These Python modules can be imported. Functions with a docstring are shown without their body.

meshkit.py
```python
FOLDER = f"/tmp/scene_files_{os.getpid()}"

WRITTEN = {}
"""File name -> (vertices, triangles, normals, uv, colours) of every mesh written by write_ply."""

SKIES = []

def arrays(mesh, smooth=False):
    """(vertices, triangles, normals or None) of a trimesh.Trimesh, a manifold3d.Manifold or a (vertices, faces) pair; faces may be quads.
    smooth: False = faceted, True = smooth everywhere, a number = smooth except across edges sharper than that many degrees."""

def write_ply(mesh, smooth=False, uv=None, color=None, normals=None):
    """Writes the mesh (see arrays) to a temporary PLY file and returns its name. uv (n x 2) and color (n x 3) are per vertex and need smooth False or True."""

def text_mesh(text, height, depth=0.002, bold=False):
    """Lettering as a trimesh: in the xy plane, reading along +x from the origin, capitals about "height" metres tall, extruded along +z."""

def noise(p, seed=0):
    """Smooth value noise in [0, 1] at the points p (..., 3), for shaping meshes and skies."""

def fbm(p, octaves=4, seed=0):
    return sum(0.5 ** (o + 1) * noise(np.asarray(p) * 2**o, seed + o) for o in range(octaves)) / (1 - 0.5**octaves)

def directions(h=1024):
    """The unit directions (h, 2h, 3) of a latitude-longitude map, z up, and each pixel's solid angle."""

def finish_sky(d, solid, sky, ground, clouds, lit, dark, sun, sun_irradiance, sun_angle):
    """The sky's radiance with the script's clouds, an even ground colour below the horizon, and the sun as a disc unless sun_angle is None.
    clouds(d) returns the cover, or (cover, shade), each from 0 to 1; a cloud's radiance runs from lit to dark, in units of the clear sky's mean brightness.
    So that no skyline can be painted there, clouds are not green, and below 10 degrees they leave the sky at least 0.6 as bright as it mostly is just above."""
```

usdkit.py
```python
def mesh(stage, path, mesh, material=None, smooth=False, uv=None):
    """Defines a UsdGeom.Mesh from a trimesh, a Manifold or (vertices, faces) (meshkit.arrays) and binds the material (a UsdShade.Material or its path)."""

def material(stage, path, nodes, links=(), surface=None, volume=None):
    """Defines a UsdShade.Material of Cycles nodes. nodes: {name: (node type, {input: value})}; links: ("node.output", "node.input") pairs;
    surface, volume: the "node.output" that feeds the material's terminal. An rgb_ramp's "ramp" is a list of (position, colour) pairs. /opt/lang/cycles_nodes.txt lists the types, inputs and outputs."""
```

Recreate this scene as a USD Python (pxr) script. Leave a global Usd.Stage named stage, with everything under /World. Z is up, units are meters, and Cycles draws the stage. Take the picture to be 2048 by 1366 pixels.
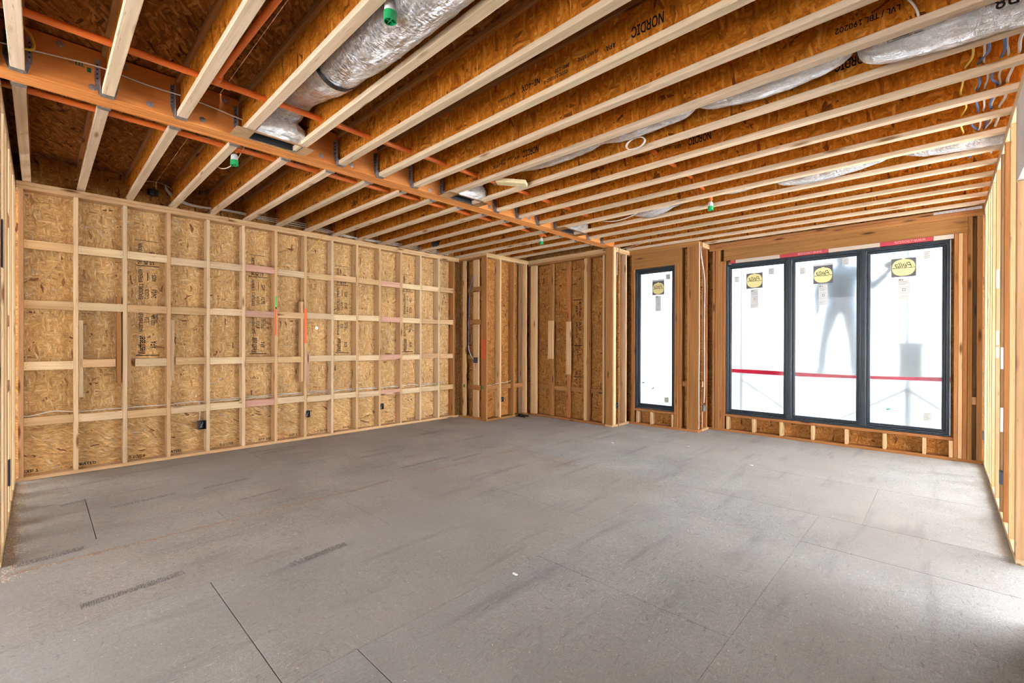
import math, random
import numpy as np, trimesh, manifold3d as m3
import usdkit, meshkit
from pxr import Usd, UsdGeom, UsdLux, UsdShade, Gf, Sdf, Vt

stage = Usd.Stage.CreateInMemory()
UsdGeom.SetStageUpAxis(stage, UsdGeom.Tokens.z)
UsdGeom.SetStageMetersPerUnit(stage, 1.0)
UsdGeom.Xform.Define(stage, '/World')
UsdGeom.Scope.Define(stage, '/World/Looks')
rng = random.Random(7)

# ------------------------------------------------------------------ camera
YAW, PITCH, ROLL, CAMZ, FPX, CY = 0.7631, -0.0026, 0.0023, 1.4224, 903.07, 6.378
Fv = np.array([-math.sin(YAW) * math.cos(PITCH), math.cos(YAW) * math.cos(PITCH), math.sin(PITCH)])
Rv = np.array([math.cos(YAW), math.sin(YAW), 0.0])
Uv = np.cross(Rv, Fv)
R2 = math.cos(ROLL) * Rv + math.sin(ROLL) * Uv
U2 = -math.sin(ROLL) * Rv + math.cos(ROLL) * Uv
cam = UsdGeom.Camera.Define(stage, '/World/camera')
cm = Gf.Matrix4d(1)
for r, v in enumerate((R2, U2, -Fv, np.array([0, 0, CAMZ]))):
    for c in range(3):
        cm[r, c] = float(v[c])
cam.AddTransformOp().Set(cm)
cam.CreateHorizontalApertureAttr(36.0)
cam.CreateVerticalApertureAttr(36.0 * 1366 / 2048)
cam.CreateFocalLengthAttr(36.0 * FPX / 2048)
cam.CreateVerticalApertureOffsetAttr(36.0 * CY / 2048)
cam.CreateClippingRangeAttr(Gf.Vec2f(0.05, 200))
cam.CreateExposureAttr(0.74)

# ------------------------------------------------------------------ sky: an even bright overcast
dome = UsdLux.DomeLight.Define(stage, '/World/sky')
dome.CreateIntensityAttr(10.5)
dome.CreateColorAttr(Gf.Vec3f(0.97, 0.99, 1.03))

# ------------------------------------------------------------------ helpers
used = {}


def npath(parent, name):
    base = parent + '/' + name
    k = used.get(base, -1) + 1
    used[base] = k
    return base if k == 0 else f'{base}_{k:03d}'


def meta(prim, label=None, cat=None, group=None, kind=None):
    for k, v in (('label', label), ('category', cat), ('group', group), ('kind', kind)):
        if v:
            prim.SetCustomDataByKey(k, v)


def xf(name, parent='/World', **kw):
    x = UsdGeom.Xform.Define(stage, npath(parent, name))
    meta(x.GetPrim(), **kw)
    return str(x.GetPath())


def obj(parent, name, mesh, mat, smooth=False, **kw):
    m = usdkit.mesh(stage, npath(parent, name), mesh, mat, smooth)
    meta(m.GetPrim(), **kw)
    return str(m.GetPath())


def cbox(x0, x1, y0, y1, z0, z1, c=0.0025):
    """A box with chamfered edges (24 corners)."""
    c = min(c, (x1 - x0) / 4, (y1 - y0) / 4, (z1 - z0) / 4)
    pts = []
    for X, dx in ((x0, c), (x1, -c)):
        for Y, dy in ((y0, c), (y1, -c)):
            for Z, dz in ((z0, c), (z1, -c)):
                pts += [(X + dx, Y + dy, Z), (X + dx, Y, Z + dz), (X, Y + dy, Z + dz)]
    return _cb(np.array(pts))


def _cb(p):
    # faces of the chamfered box from its 24 ordered points: index = 3*(4a+2b+d)+t, t: 0 z-face, 1 y-face, 2 x-face
    i = lambda a, b, d, t: 3 * (4 * a + 2 * b + d) + t
    f = []
    ctr = p.mean(0)

    def add(*q):
        q = list(q)
        for k in range(1, len(q) - 1):
            t = [q[0], q[k], q[k + 1]]
            n = np.cross(p[t[1]] - p[t[0]], p[t[2]] - p[t[0]])
            if n @ (p[t].mean(0) - ctr) < 0:
                t = t[::-1]
            f.append(t)
    for s in (0, 1):
        add(i(0, 0, s, 0), i(1, 0, s, 0), i(1, 1, s, 0), i(0, 1, s, 0))
        add(i(0, s, 0, 1), i(1, s, 0, 1), i(1, s, 1, 1), i(0, s, 1, 1))
        add(i(s, 0, 0, 2), i(s, 1, 0, 2), i(s, 1, 1, 2), i(s, 0, 1, 2))
        for r in (0, 1):
            add(i(0, s, r, 0), i(1, s, r, 0), i(1, s, r, 1), i(0, s, r, 1))
            add(i(s, 0, r, 0), i(s, 1, r, 0), i(s, 1, r, 2), i(s, 0, r, 2))
            add(i(s, r, 0, 1), i(s, r, 1, 1), i(s, r, 1, 2), i(s, r, 0, 2))
            for d in (0, 1):
                add(i(s, r, d, 0), i(s, r, d, 1), i(s, r, d, 2))
    return trimesh.Trimesh(p, f, process=False)


def cat_(*ms):
    return trimesh.util.concatenate([m for m in ms])


def tube(pts, r, n=10, cap=True, closed_smooth=True, sub=1):
    """Swept tube along the points; r a number or one radius for each point."""
    P = np.array(pts, float)
    if sub > 1:
        from scipy.interpolate import CubicSpline
        d = np.r_[0, np.cumsum(np.linalg.norm(np.diff(P, axis=0), axis=1))]
        t = np.linspace(0, d[-1], (len(P) - 1) * sub + 1)
        if np.ndim(r):
            r = np.interp(t, d, r)
        P = CubicSpline(d, P)(t)
    R = np.full(len(P), r) if np.ndim(r) == 0 else np.asarray(r, float)
    T = np.gradient(P, axis=0)
    T /= np.linalg.norm(T, axis=1)[:, None]
    a = np.array([0, 0, 1.0]) if abs(T[0][2]) < .9 else np.array([1.0, 0, 0])
    N = a - T[0] * (a @ T[0])
    V = []
    for k in range(len(P)):
        N = N - T[k] * (N @ T[k])
        N /= np.linalg.norm(N)
        B = np.cross(T[k], N)
        for j in range(n):
            w = 2 * math.pi * j / n
            V.append(P[k] + R[k] * (math.cos(w) * N + math.sin(w) * B))
    f = []
    for k in range(len(P) - 1):
        for j in range(n):
            a_, b_ = k * n + j, k * n + (j + 1) % n
            f += [[a_, b_, b_ + n], [a_, b_ + n, a_ + n]]
    if cap:
        V += [P[0], P[-1]]
        e = (len(P) - 1) * n
        for j in range(n):
            f += [[len(V) - 2, (j + 1) % n, j], [len(V) - 1, e + j, e + (j + 1) % n]]
    return trimesh.Trimesh(np.array(V), f, process=False)


def lathe(prof, at, n=20, axis='z'):
    pr = np.array(prof, float)
    m = trimesh.creation.revolve(pr, sections=n)
    if axis == 'x':
        m.apply_transform(trimesh.transformations.rotation_matrix(math.pi / 2, [0, 1, 0]))
    if axis == 'y':
        m.apply_transform(trimesh.transformations.rotation_matrix(-math.pi / 2, [1, 0, 0]))
    m.apply_translation(at)
    return m


def text(s, h, org, u, v, depth=.0006, bold=False, shear=0.0, sx=1.0):
    """Flat lettering: reading along u, letters standing along v, origin at the start of the base line."""
    m = meshkit.text_mesh(s, h, depth, bold)
    p = m.vertices.copy()
    u, v = np.array(u, float), np.array(v, float)
    w = np.cross(u, v)
    x = p[:, 0] * sx + shear * p[:, 1]
    m.vertices = np.array(org) + np.outer(x, u) + np.outer(p[:, 1], v) + np.outer(p[:, 2], w)
    return m


# ------------------------------------------------------------------ materials
LK = '/World/Looks/'
made = {}


def vec_nodes(u, v):
    """Nodes that give a flat vector from the world position: u, v are {axis: factor}."""
    n = {'geo': ('geometry', {}), 'sep': ('separate_xyz', {})}
    l = [('geo.position', 'sep.vector')]
    for nm, e in (('u', u), ('v', v)):
        prev = None
        for k, (ax, fac) in enumerate(e.items()):
            key = f'{nm}{k}'
            n[key] = ('math', {'math_type': 'multiply_add', 'value2': float(fac), 'value3': 0.0})
            l.append((f'sep.{ax}', f'{key}.value1'))
            if prev:
                l.append((f'{prev}.value', f'{key}.value3'))
            prev = key
        n[nm + 'o'] = ('math', {'math_type': 'add', 'value2': 0.0})
        l.append((f'{prev}.value', f'{nm}o.value1'))
    n['uv'] = ('combine_xyz', {})
    l += [('uo.value', 'uv.x'), ('vo.value', 'uv.y')]
    return n, l


def osb(name, u, v, pal, horiz=False, contrast=1.0, rough=.75, bump=.25, extra=None, big=1.0):
    """Oriented strand board: six layers of long cells at different angles, laid over one another."""
    if name in made:
        return made[name]
    n, l = vec_nodes(u, v)
    angs = [0.3, -0.45, 0.9, 0.1, -0.15, 0.55] if horiz else [0.35, 1.9, 1.05, 2.6, 0.05, 1.5]
    L, Wd = 0.115 * big, 0.020 * big
    n['wob'] = ('noise_texture', {'dimensions': '2D', 'scale': 7.0, 'detail': 3.0})
    n['wadd'] = ('vector_math', {'math_type': 'multiply_add', 'vector2': (.055, .055, 0)})
    l += [('uv.vector', 'wob.vector'), ('wob.color', 'wadd.vector1'), ('uv.vector', 'wadd.vector3')]
    prev = None
    for k, a in enumerate(angs):
        n[f'rot{k}'] = ('vector_rotate', {'rotate_type': 'z_axis', 'angle': a, 'center': (0.37 * k, 0.9 - .2 * k, 0)})
        s = 1 + .18 * (k % 3)
        n[f'map{k}'] = ('mapping', {'scale': (s / L, s / Wd, 1), 'location': (3.1 * k, 7.7 * k, 0)})
        n[f'vor{k}'] = ('voronoi_texture', {'dimensions': '2D', 'scale': 1.0, 'randomness': 1.0})
        n[f'spl{k}'] = ('separate_color', {})
        l += [('wadd.vector', f'rot{k}.vector'), (f'rot{k}.vector', f'map{k}.vector'), (f'map{k}.vector', f'vor{k}.vector'), (f'vor{k}.color', f'spl{k}.color')]
        n[f'rmp{k}'] = ('rgb_ramp', {'ramp': pal})
        l.append((f'spl{k}.r', f'rmp{k}.fac'))
        n[f'edg{k}'] = ('map_range', {'from_min': .38, 'from_max': .78, 'to_min': 1.04, 'to_max': 1.04 - .27 * contrast})
        n[f'shd{k}'] = ('vector_math', {'math_type': 'scale'})
        l += [(f'vor{k}.distance', f'edg{k}.value'), (f'edg{k}.result', f'shd{k}.scale'), (f'rmp{k}.color', f'shd{k}.vector1')]
        n[f'hgt{k}'] = ('math', {'math_type': 'multiply_add', 'value2': .6, 'value3': .1 * k})
        l.append((f'spl{k}.b', f'hgt{k}.value1'))
        if prev is None:
            prev, ph = f'shd{k}.vector', f'hgt{k}.value'
            continue
        n[f'msk{k}'] = ('math', {'math_type': 'greater_than', 'value2': .60})
        n[f'mix{k}'] = ('mix_color', {})
        n[f'mh{k}'] = ('mix_float', {})
        l += [(f'spl{k}.g', f'msk{k}.value1'), (f'msk{k}.value', f'mix{k}.fac'), (prev, f'mix{k}.a'), (f'shd{k}.vector', f'mix{k}.b'),
              (f'msk{k}.value', f'mh{k}.fac'), (ph, f'mh{k}.a'), (f'hgt{k}.value', f'mh{k}.b')]
        prev, ph = f'mix{k}.result', f'mh{k}.result'
    # fine fibre grain and slow mottling
    n['fine'] = ('noise_texture', {'dimensions': '2D', 'scale': 160.0, 'detail': 3.0})
    n['slow'] = ('noise_texture', {'dimensions': '2D', 'scale': 1.6, 'detail': 3.0})
    n['fr'] = ('map_range', {'from_min': .3, 'from_max': .7, 'to_min': .86, 'to_max': 1.1})
    n['sr'] = ('map_range', {'from_min': .3, 'from_max': .7, 'to_min': .88, 'to_max': 1.1})
    n['fs'] = ('math', {'math_type': 'multiply'})
    n['tint'] = ('mix_color', {'blend_type': 'multiply', 'fac': 1.0, 'use_clamp_result': False})
    n['gray'] = ('combine_xyz', {})
    l += [('uv.vector', 'fine.vector'), ('uv.vector', 'slow.vector'), ('fine.fac', 'fr.value'), ('slow.fac', 'sr.value'), ('fr.result', 'fs.value1'), ('sr.result', 'fs.value2')]
    l += [('fs.value', 'gray.x'), ('fs.value', 'gray.y'), ('fs.value', 'gray.z'), (prev, 'tint.a'), ('gray.vector', 'tint.b')]
    prev = 'tint.result'
    if extra:
        prev = extra(n, l, prev)
    n['bmp'] = ('bump', {'strength': bump, 'distance': .002})
    n['p'] = ('principled_bsdf', {'roughness': rough, 'specular_ior_level': .06})
    l += [(ph, 'bmp.height'), ('bmp.normal', 'p.normal'), (prev, 'p.base_color')]
    made[name] = usdkit.material(stage, LK + name, n, l, surface='p.BSDF')
    return made[name]


def lumber(axis, tone):
    """Sawn softwood with grain along one world axis; each piece has a tone of its own."""
    key = f'lumber_{tone}_{axis}'
    if key in made:
        return made[key]
    lo, hi, knot = TONES[tone]
    long, wide = 1.3, 38.0
    sc = {a: (long if a == axis else wide) for a in 'xyz'}
    ks = {a: (2.6 if a == axis else 13.0) for a in 'xyz'}
    n = {'geo': ('geometry', {}), 'oi': ('object_info', {}),
         'off': ('vector_math', {'math_type': 'scale', 'vector1': (7.3, 3.1, 5.7)}),
         'pos': ('vector_math', {'math_type': 'add'}),
         'mp': ('mapping', {'scale': (sc['x'], sc['y'], sc['z'])}),
         'gr': ('noise_texture', {'scale': 1.0, 'detail': 4.0, 'roughness': .6, 'distortion': .4}),
         'rmp': ('rgb_ramp', {'ramp': [(.3, lo), (.55, tuple((np.array(lo) + hi) / 2)), (.72, hi)]}),
         'kp': ('mapping', {'scale': (ks['x'], ks['y'], ks['z'])}),
         'kv': ('voronoi_texture', {'scale': 1.0, 'randomness': 1.0}),
         'ksp': ('separate_color', {}),
         'kd': ('map_range', {'from_min': .10, 'from_max': .26, 'to_min': 1.0, 'to_max': 0.0}),
         'kpick': ('math', {'math_type': 'greater_than', 'value2': .62}),
         'km': ('math', {'math_type': 'multiply'}),
         'kmix': ('mix_color', {'b': knot}),
         'sm': ('mapping', {'scale': tuple((9.0 if a == axis else 95.0) for a in 'xyz')}),
         'sn': ('noise_texture', {'scale': 1.0, 'detail': 2.0}),
         'sd': ('map_range', {'from_min': .66, 'from_max': .76, 'to_min': 0.0, 'to_max': .55}),
         'smix': ('mix_color', {'b': tuple(.35 * c for c in lo)}),
         'var': ('map_range', {'from_min': 0, 'from_max': 1, 'to_min': .86, 'to_max': 1.13}),
         'hue': ('map_range', {'from_min': 0, 'from_max': 1, 'to_min': .494, 'to_max': .506}),
         'hm': ('math', {'math_type': 'fraction'}), 'h7': ('math', {'math_type': 'multiply', 'value2': 7.31}),
         'hsv': ('hsv', {}),
         'bmp': ('bump', {'strength': .12, 'distance': .002}),
         'p': ('principled_bsdf', {'roughness': .7, 'specular_ior_level': .08})}
    l = [('oi.random', 'off.scale'), ('geo.position', 'pos.vector1'), ('off.vector', 'pos.vector2'), ('pos.vector', 'mp.vector'), ('mp.vector', 'gr.vector'), ('gr.fac', 'rmp.fac'),
         ('pos.vector', 'kp.vector'), ('kp.vector', 'kv.vector'), ('kv.distance', 'kd.value'), ('kv.color', 'ksp.color'), ('ksp.r', 'kpick.value1'), ('kd.result', 'km.value1'), ('kpick.value', 'km.value2'),
         ('km.value', 'kmix.fac'), ('rmp.color', 'kmix.a'), ('kmix.result', 'smix.a'), ('pos.vector', 'sm.vector'), ('sm.vector', 'sn.vector'), ('sn.fac', 'sd.value'), ('sd.result', 'smix.fac'), ('smix.result', 'hsv.color'), ('oi.random', 'var.value'), ('var.result', 'hsv.value'), ('oi.random', 'h7.value1'), ('h7.value', 'hm.value1'), ('hm.value', 'hue.value'), ('hue.result', 'hsv.hue'),
         ('gr.fac', 'bmp.height'), ('bmp.normal', 'p.normal'), ('hsv.color', 'p.base_color')]
    made[key] = usdkit.material(stage, LK + key, n, l, surface='p.BSDF')
    return made[key]


TONES = {'pale': ((.59, .42, .235), (.77, .595, .37), (.22, .11, .05)),
         'tan': ((.51, .315, .145), (.68, .46, .25), (.18, .08, .03)),
         'warm': ((.29, .125, .040), (.42, .20, .072), (.10, .04, .016)),
         'pink': ((.50, .27, .185), (.66, .40, .29), (.22, .08, .05)),
         'flange': ((.58, .42, .26), (.78, .61, .43), (.3, .16, .07)),
         'dark': ((.19, .10, .045), (.34, .20, .10), (.08, .03, .02))}


def plain(name, col, rough=.5, metal=0.0, spec=.5, noise=None, **kw):
    if name in made:
        return made[name]
    n = {'p': ('principled_bsdf', {'base_color': col, 'roughness': rough, 'metallic': metal, 'specular_ior_level': spec, **kw})}
    l = []
    if noise:
        sc, amt = noise
        n['geo'] = ('geometry', {})
        n['nz'] = ('noise_texture', {'scale': sc, 'detail': 4.0})
        n['r'] = ('rgb_ramp', {'ramp': [(.3, tuple(np.array(col) * (1 - amt))), (.7, tuple(np.minimum(np.array(col) * (1 + amt), 1)))]})
        n['b'] = ('bump', {'strength': .15, 'distance': .002})
        l = [('geo.position', 'nz.vector'), ('nz.fac', 'r.fac'), ('r.color', 'p.base_color'), ('nz.fac', 'b.height'), ('b.normal', 'p.normal')]
    made[name] = usdkit.material(stage, LK + name, n, l, surface='p.BSDF')
    return made[name]


PAL_WALL = [(0, (.17, .07, .035)), (.01, (.28, .135, .06)), (.03, (.49, .275, .105)), (.15, (.54, .32, .128)), (.5, (.58, .355, .15)), (.85, (.625, .40, .18)), (.97, (.70, .49, .26)), (1, (.48, .36, .26))]
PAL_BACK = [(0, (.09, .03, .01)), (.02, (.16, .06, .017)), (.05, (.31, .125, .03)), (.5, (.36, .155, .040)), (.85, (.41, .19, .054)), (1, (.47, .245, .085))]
PAL_WEB = [(0, (.14, .036, .006)), (.02, (.22, .06, .007)), (.06, (.41, .115, .009)), (.4, (.48, .145, .011)), (.85, (.56, .19, .018)), (1, (.63, .25, .04))]
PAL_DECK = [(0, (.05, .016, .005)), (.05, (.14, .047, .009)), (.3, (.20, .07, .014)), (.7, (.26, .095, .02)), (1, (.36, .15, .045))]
PAL_FLOOR = [(0, (.26, .258, .249)), (.03, (.335, .333, .323)), (.10, (.362, .360, .350)), (.5, (.376, .375, .365)), (.9, (.392, .391, .382)), (.97, (.43, .428, .416)), (1, (.48, .475, .46))]

OSB_LEFT = osb('osb_left_wall', {'y': 1}, {'z': 1}, PAL_WALL)
OSB_LEFT_LOW = osb('osb_left_wall_low', {'y': 1}, {'z': 1}, PAL_WALL, horiz=True)
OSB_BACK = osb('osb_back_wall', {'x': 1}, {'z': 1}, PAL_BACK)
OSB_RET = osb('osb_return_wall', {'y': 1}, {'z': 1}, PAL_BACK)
OSB_WEB = osb('osb_joist_web', {'x': 1, 'y': 3.713}, {'z': 1}, PAL_WEB, bump=.15, big=1.25)
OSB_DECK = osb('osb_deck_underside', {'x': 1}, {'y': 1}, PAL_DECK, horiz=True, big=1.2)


def floor_extra(n, l, prev):
    """Trodden dirt: long dark smears along the joists' crossing direction and a dusty haze."""
    n['fm'] = ('mapping', {'scale': (5.2, .75, 1)})
    n['fn'] = ('noise_texture', {'dimensions': '2D', 'scale': 1.0, 'detail': 3.0, 'roughness': .55})
    n['fd'] = ('map_range', {'from_min': .60, 'from_max': .74, 'to_min': 0, 'to_max': .26})
    n['fx'] = ('mix_color', {'b': (.15, .16, .17)})
    n['gn'] = ('noise_texture', {'dimensions': '2D', 'scale': .55, 'detail': 3.0})
    n['gd'] = ('map_range', {'from_min': .35, 'from_max': .65, 'to_min': 0, 'to_max': .6})
    n['gx'] = ('mix_color', {'b': (.385, .378, .355)})
    l += [('uv.vector', 'fm.vector'), ('fm.vector', 'fn.vector'), ('fn.fac', 'fd.value'), ('uv.vector', 'gn.vector'), ('gn.fac', 'gd.value'),
          (prev, 'gx.a'), ('gd.result', 'gx.fac'), ('gx.result', 'fx.a'), ('fd.result', 'fx.fac')]
    return 'fx.result'


PAL_FLOOR = [(p, (c[0] * .985, c[1] * 1.035, c[2] * 1.04)) for p, c in PAL_FLOOR]
OSB_FLOOR = osb('osb_floor', {'x': 1}, {'y': 1}, PAL_FLOOR, horiz=False, rough=.8, bump=.3, extra=floor_extra, big=.45, contrast=.55)
BROWN = [(p, (c[0] * 1.04, c[1] * .93, c[2] * .845)) for p, c in PAL_FLOOR]
OSB_FLOOR2 = osb('osb_floor_brown', {'x': 1}, {'y': 1}, BROWN, horiz=False, rough=.8, bump=.3, extra=floor_extra, big=.45, contrast=.55)
HALF = [(p, (c[0] * 1.02, c[1] * .97, c[2] * .925)) for p, c in PAL_FLOOR]
OSB_FLOOR3 = osb('osb_floor_tan', {'x': 1}, {'y': 1}, HALF, horiz=False, rough=.8, bump=.3, extra=floor_extra, big=.45, contrast=.55)

STEEL = plain('galvanised_steel', (.46, .46, .47), .45, .75, noise=(60, .25))
HANGER = plain('joist_hanger_steel', (.30, .28, .27), .5, .6, noise=(40, .3))
BLACK = plain('black_plastic', (.012, .013, .016), .4)
BOXBLUE = plain('dark_blue_plastic', (.03, .045, .075), .45)
BOXGREY = plain('grey_plastic', (.13, .14, .16), .5)
FRAME = plain('window_frame_black', (.017, .026, .034), .42, spec=.3)
FRAME_HI = plain('window_stop_black', (.026, .040, .052), .3, spec=.5)
ORANGE = plain('orange_pipe', (.78, .17, .028), .35)
WHITEC = plain('white_cable', (.72, .66, .56), .45)
YELLOWC = plain('yellow_cable', (.80, .52, .06), .45)
BLUEC = plain('blue_cable', (.06, .13, .33), .45)
INK = plain('black_ink', (.016, .013, .012), .9, spec=.1)
INKSOFT = plain('faded_ink', (.085, .06, .04), .8)
GREEN = plain('green_cap', (.01, .33, .10), .35)
BRASS = plain('brass', (.6, .42, .15), .35, 1.0)
GREYCUP = plain('grey_cup', (.62, .62, .60), .4)
SPRAY_G = plain('green_spray_paint', (.10, .55, .06), .6)
SPRAY_GL = plain('pale_green_spray_paint', (.42, .52, .17), .7)
SPRAY_O = plain('orange_spray_paint', (.95, .13, .015), .6)
SPRAY_R = plain('red_spray_paint', (.55, .09, .02), .7)
REDWRAP = plain('red_wrap', (.42, .035, .05), .5)
PAPER = plain('kraft_paper_wrap', (.52, .44, .36), .6)
WHITEP = plain('white_patch', (.80, .79, .77), .5)
LABELG = plain('grey_label_paper', (.60, .64, .64), .6)
LABELY = plain('yellow_label_oval', (.80, .74, .33), .5)
LABELK = plain('dark_label', (.10, .10, .11), .5)
FOAM = plain('yellow_foam_board', (.80, .66, .36), .7, noise=(30, .1))
TEALT = plain('teal_tape', (.05, .34, .33), .5)
GROUND = plain('snowy_ground', (.78, .79, .81), .9, noise=(2.0, .15))
CHIP = plain('wood_chips', (.72, .60, .45), .8, noise=(90, .3))
CHIPW = plain('white_scrap', (.85, .84, .8), .7)

# engineered beam: smooth reddish veneer, grain along the beam
LVL_ = {}


def lvl(axis):
    key = 'lvl_beam_' + axis
    if key in made:
        return made[key]
    sc = {a: (.9 if a == axis else 16.0) for a in 'xyz'}
    n = {'geo': ('geometry', {}), 'oi': ('object_info', {}), 'off': ('vector_math', {'math_type': 'scale', 'vector1': (3.3, 2.1, 4.7)}), 'pos': ('vector_math', {'math_type': 'add'}),
         'mp': ('mapping', {'scale': (sc['x'], sc['y'], sc['z'])}), 'gr': ('noise_texture', {'detail': 5.0, 'roughness': .6, 'distortion': .6, 'scale': 1.0}),
         'r': ('rgb_ramp', {'ramp': [(.3, (.60, .20, .045)), (.5, (.70, .26, .07)), (.72, (.78, .34, .11))]}),
         'b': ('bump', {'strength': .08, 'distance': .002}), 'p': ('principled_bsdf', {'roughness': .6, 'specular_ior_level': .12})}
    l = [('oi.random', 'off.scale'), ('geo.position', 'pos.vector1'), ('off.vector', 'pos.vector2'), ('pos.vector', 'mp.vector'), ('mp.vector', 'gr.vector'), ('gr.fac', 'r.fac'), ('r.color', 'p.base_color'), ('gr.fac', 'b.height'), ('b.normal', 'p.normal')]
    made[key] = usdkit.material(stage, LK + key, n, l, surface='p.BSDF')
    return made[key]


FOIL = usdkit.material(stage, LK + 'foil_jacket', {
    'geo': ('geometry', {}), 'mp': ('mapping', {'scale': (7, 22, 22)}), 'nz': ('noise_texture', {'scale': 1.0, 'detail': 6.0, 'roughness': .7, 'distortion': 1.5}),
    'm2': ('mapping', {'scale': (55, 30, 30)}), 'n2': ('noise_texture', {'scale': 1.0, 'detail': 3.0}), 'mx': ('math', {'math_type': 'multiply_add', 'value2': .5}),
    'b': ('bump', {'strength': 1.0, 'distance': .035}), 'p': ('principled_bsdf', {'base_color': (.80, .80, .80), 'metallic': 1.0, 'roughness': .17})},
    [('geo.position', 'mp.vector'), ('mp.vector', 'nz.vector'), ('geo.position', 'm2.vector'), ('m2.vector', 'n2.vector'), ('n2.fac', 'mx.value1'), ('nz.fac', 'mx.value3'), ('mx.value', 'b.height'), ('b.normal', 'p.normal')], surface='p.BSDF')
GLASS = usdkit.material(stage, LK + 'window_glass', {
    'f': ('fresnel', {'IOR': 1.2}), 't': ('transparent_bsdf', {'color': (.95, .97, .965)}), 'g': ('glossy_bsdf', {'color': (1, 1, 1), 'roughness': .02}), 'm': ('mix_closure', {})},
    [('f.fac', 'm.fac'), ('t.BSDF', 'm.closure1'), ('g.BSDF', 'm.closure2')], surface='m.closure')
def sheeting(name, tr, rf):
    return usdkit.material(stage, LK + name, {
        'tr': ('translucent_bsdf', {'color': tuple(2 * tr * c for c in (.98, 1.0, 1.02))}), 'rf': ('refraction_bsdf', {'color': (2 * rf, 2 * rf, 2 * rf), 'roughness': .6, 'IOR': 1.2}), 'm': ('mix_closure', {'fac': .5})},
        [('tr.BSDF', 'm.closure1'), ('rf.BSDF', 'm.closure2')], surface='m.closure')


SHEET = sheeting('white_plastic_sheet', .0138, .0265)
SHEET2 = sheeting('white_house_wrap', .24, .004)
REDTAPE = usdkit.material(stage, LK + 'red_seam_tape', {
    'tr': ('translucent_bsdf', {'color': (.05, .004, .008)}), 'd': ('diffuse_bsdf', {'color': (.75, .03, .07)}), 'm': ('mix_closure', {'fac': .75})},
    [('tr.BSDF', 'm.closure1'), ('d.BSDF', 'm.closure2')], surface='m.closure')

# ------------------------------------------------------------------ dimensions
H = 3.073            # top of the wall plates, underside of the joists
XL = -6.81           # face of the left wall's studs
XR = 0.339           # face of the right wall's studs
DECK = 3.375         # underside of the floor above
BX0, BX1 = -4.262, -4.088   # the beam
T = .038
D = .140
XE, YB, YF = 3.6, -3.9, 7.86

# ------------------------------------------------------------------ floor
floor = xf('floor', kind='structure')
obj(floor, 'floor_base', cbox(-7.0, XE, YB, 8.05, -.26, -.022, .001), plain('floor_gap_dark', (.06, .045, .035), .9))
GX, GY = .0014, .0048


def sheet(x0, x1, y0, y1):
    obj(floor, 'subfloor_panel', cbox(x0 + GX / 2, x1 - GX / 2, y0 + GY / 2, y1 - GY / 2, -.0225, 0, .0006), OSB_FLOOR2 if x1 < -3.1 and y0 < 4.4 else OSB_FLOOR3 if x1 < -1.9 and y0 < 4.4 else OSB_FLOOR)


def row_y(x0, x1, cuts):
    for a, b in zip(cuts[:-1], cuts[1:]):
        sheet(x0, x1, a, b)


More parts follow.
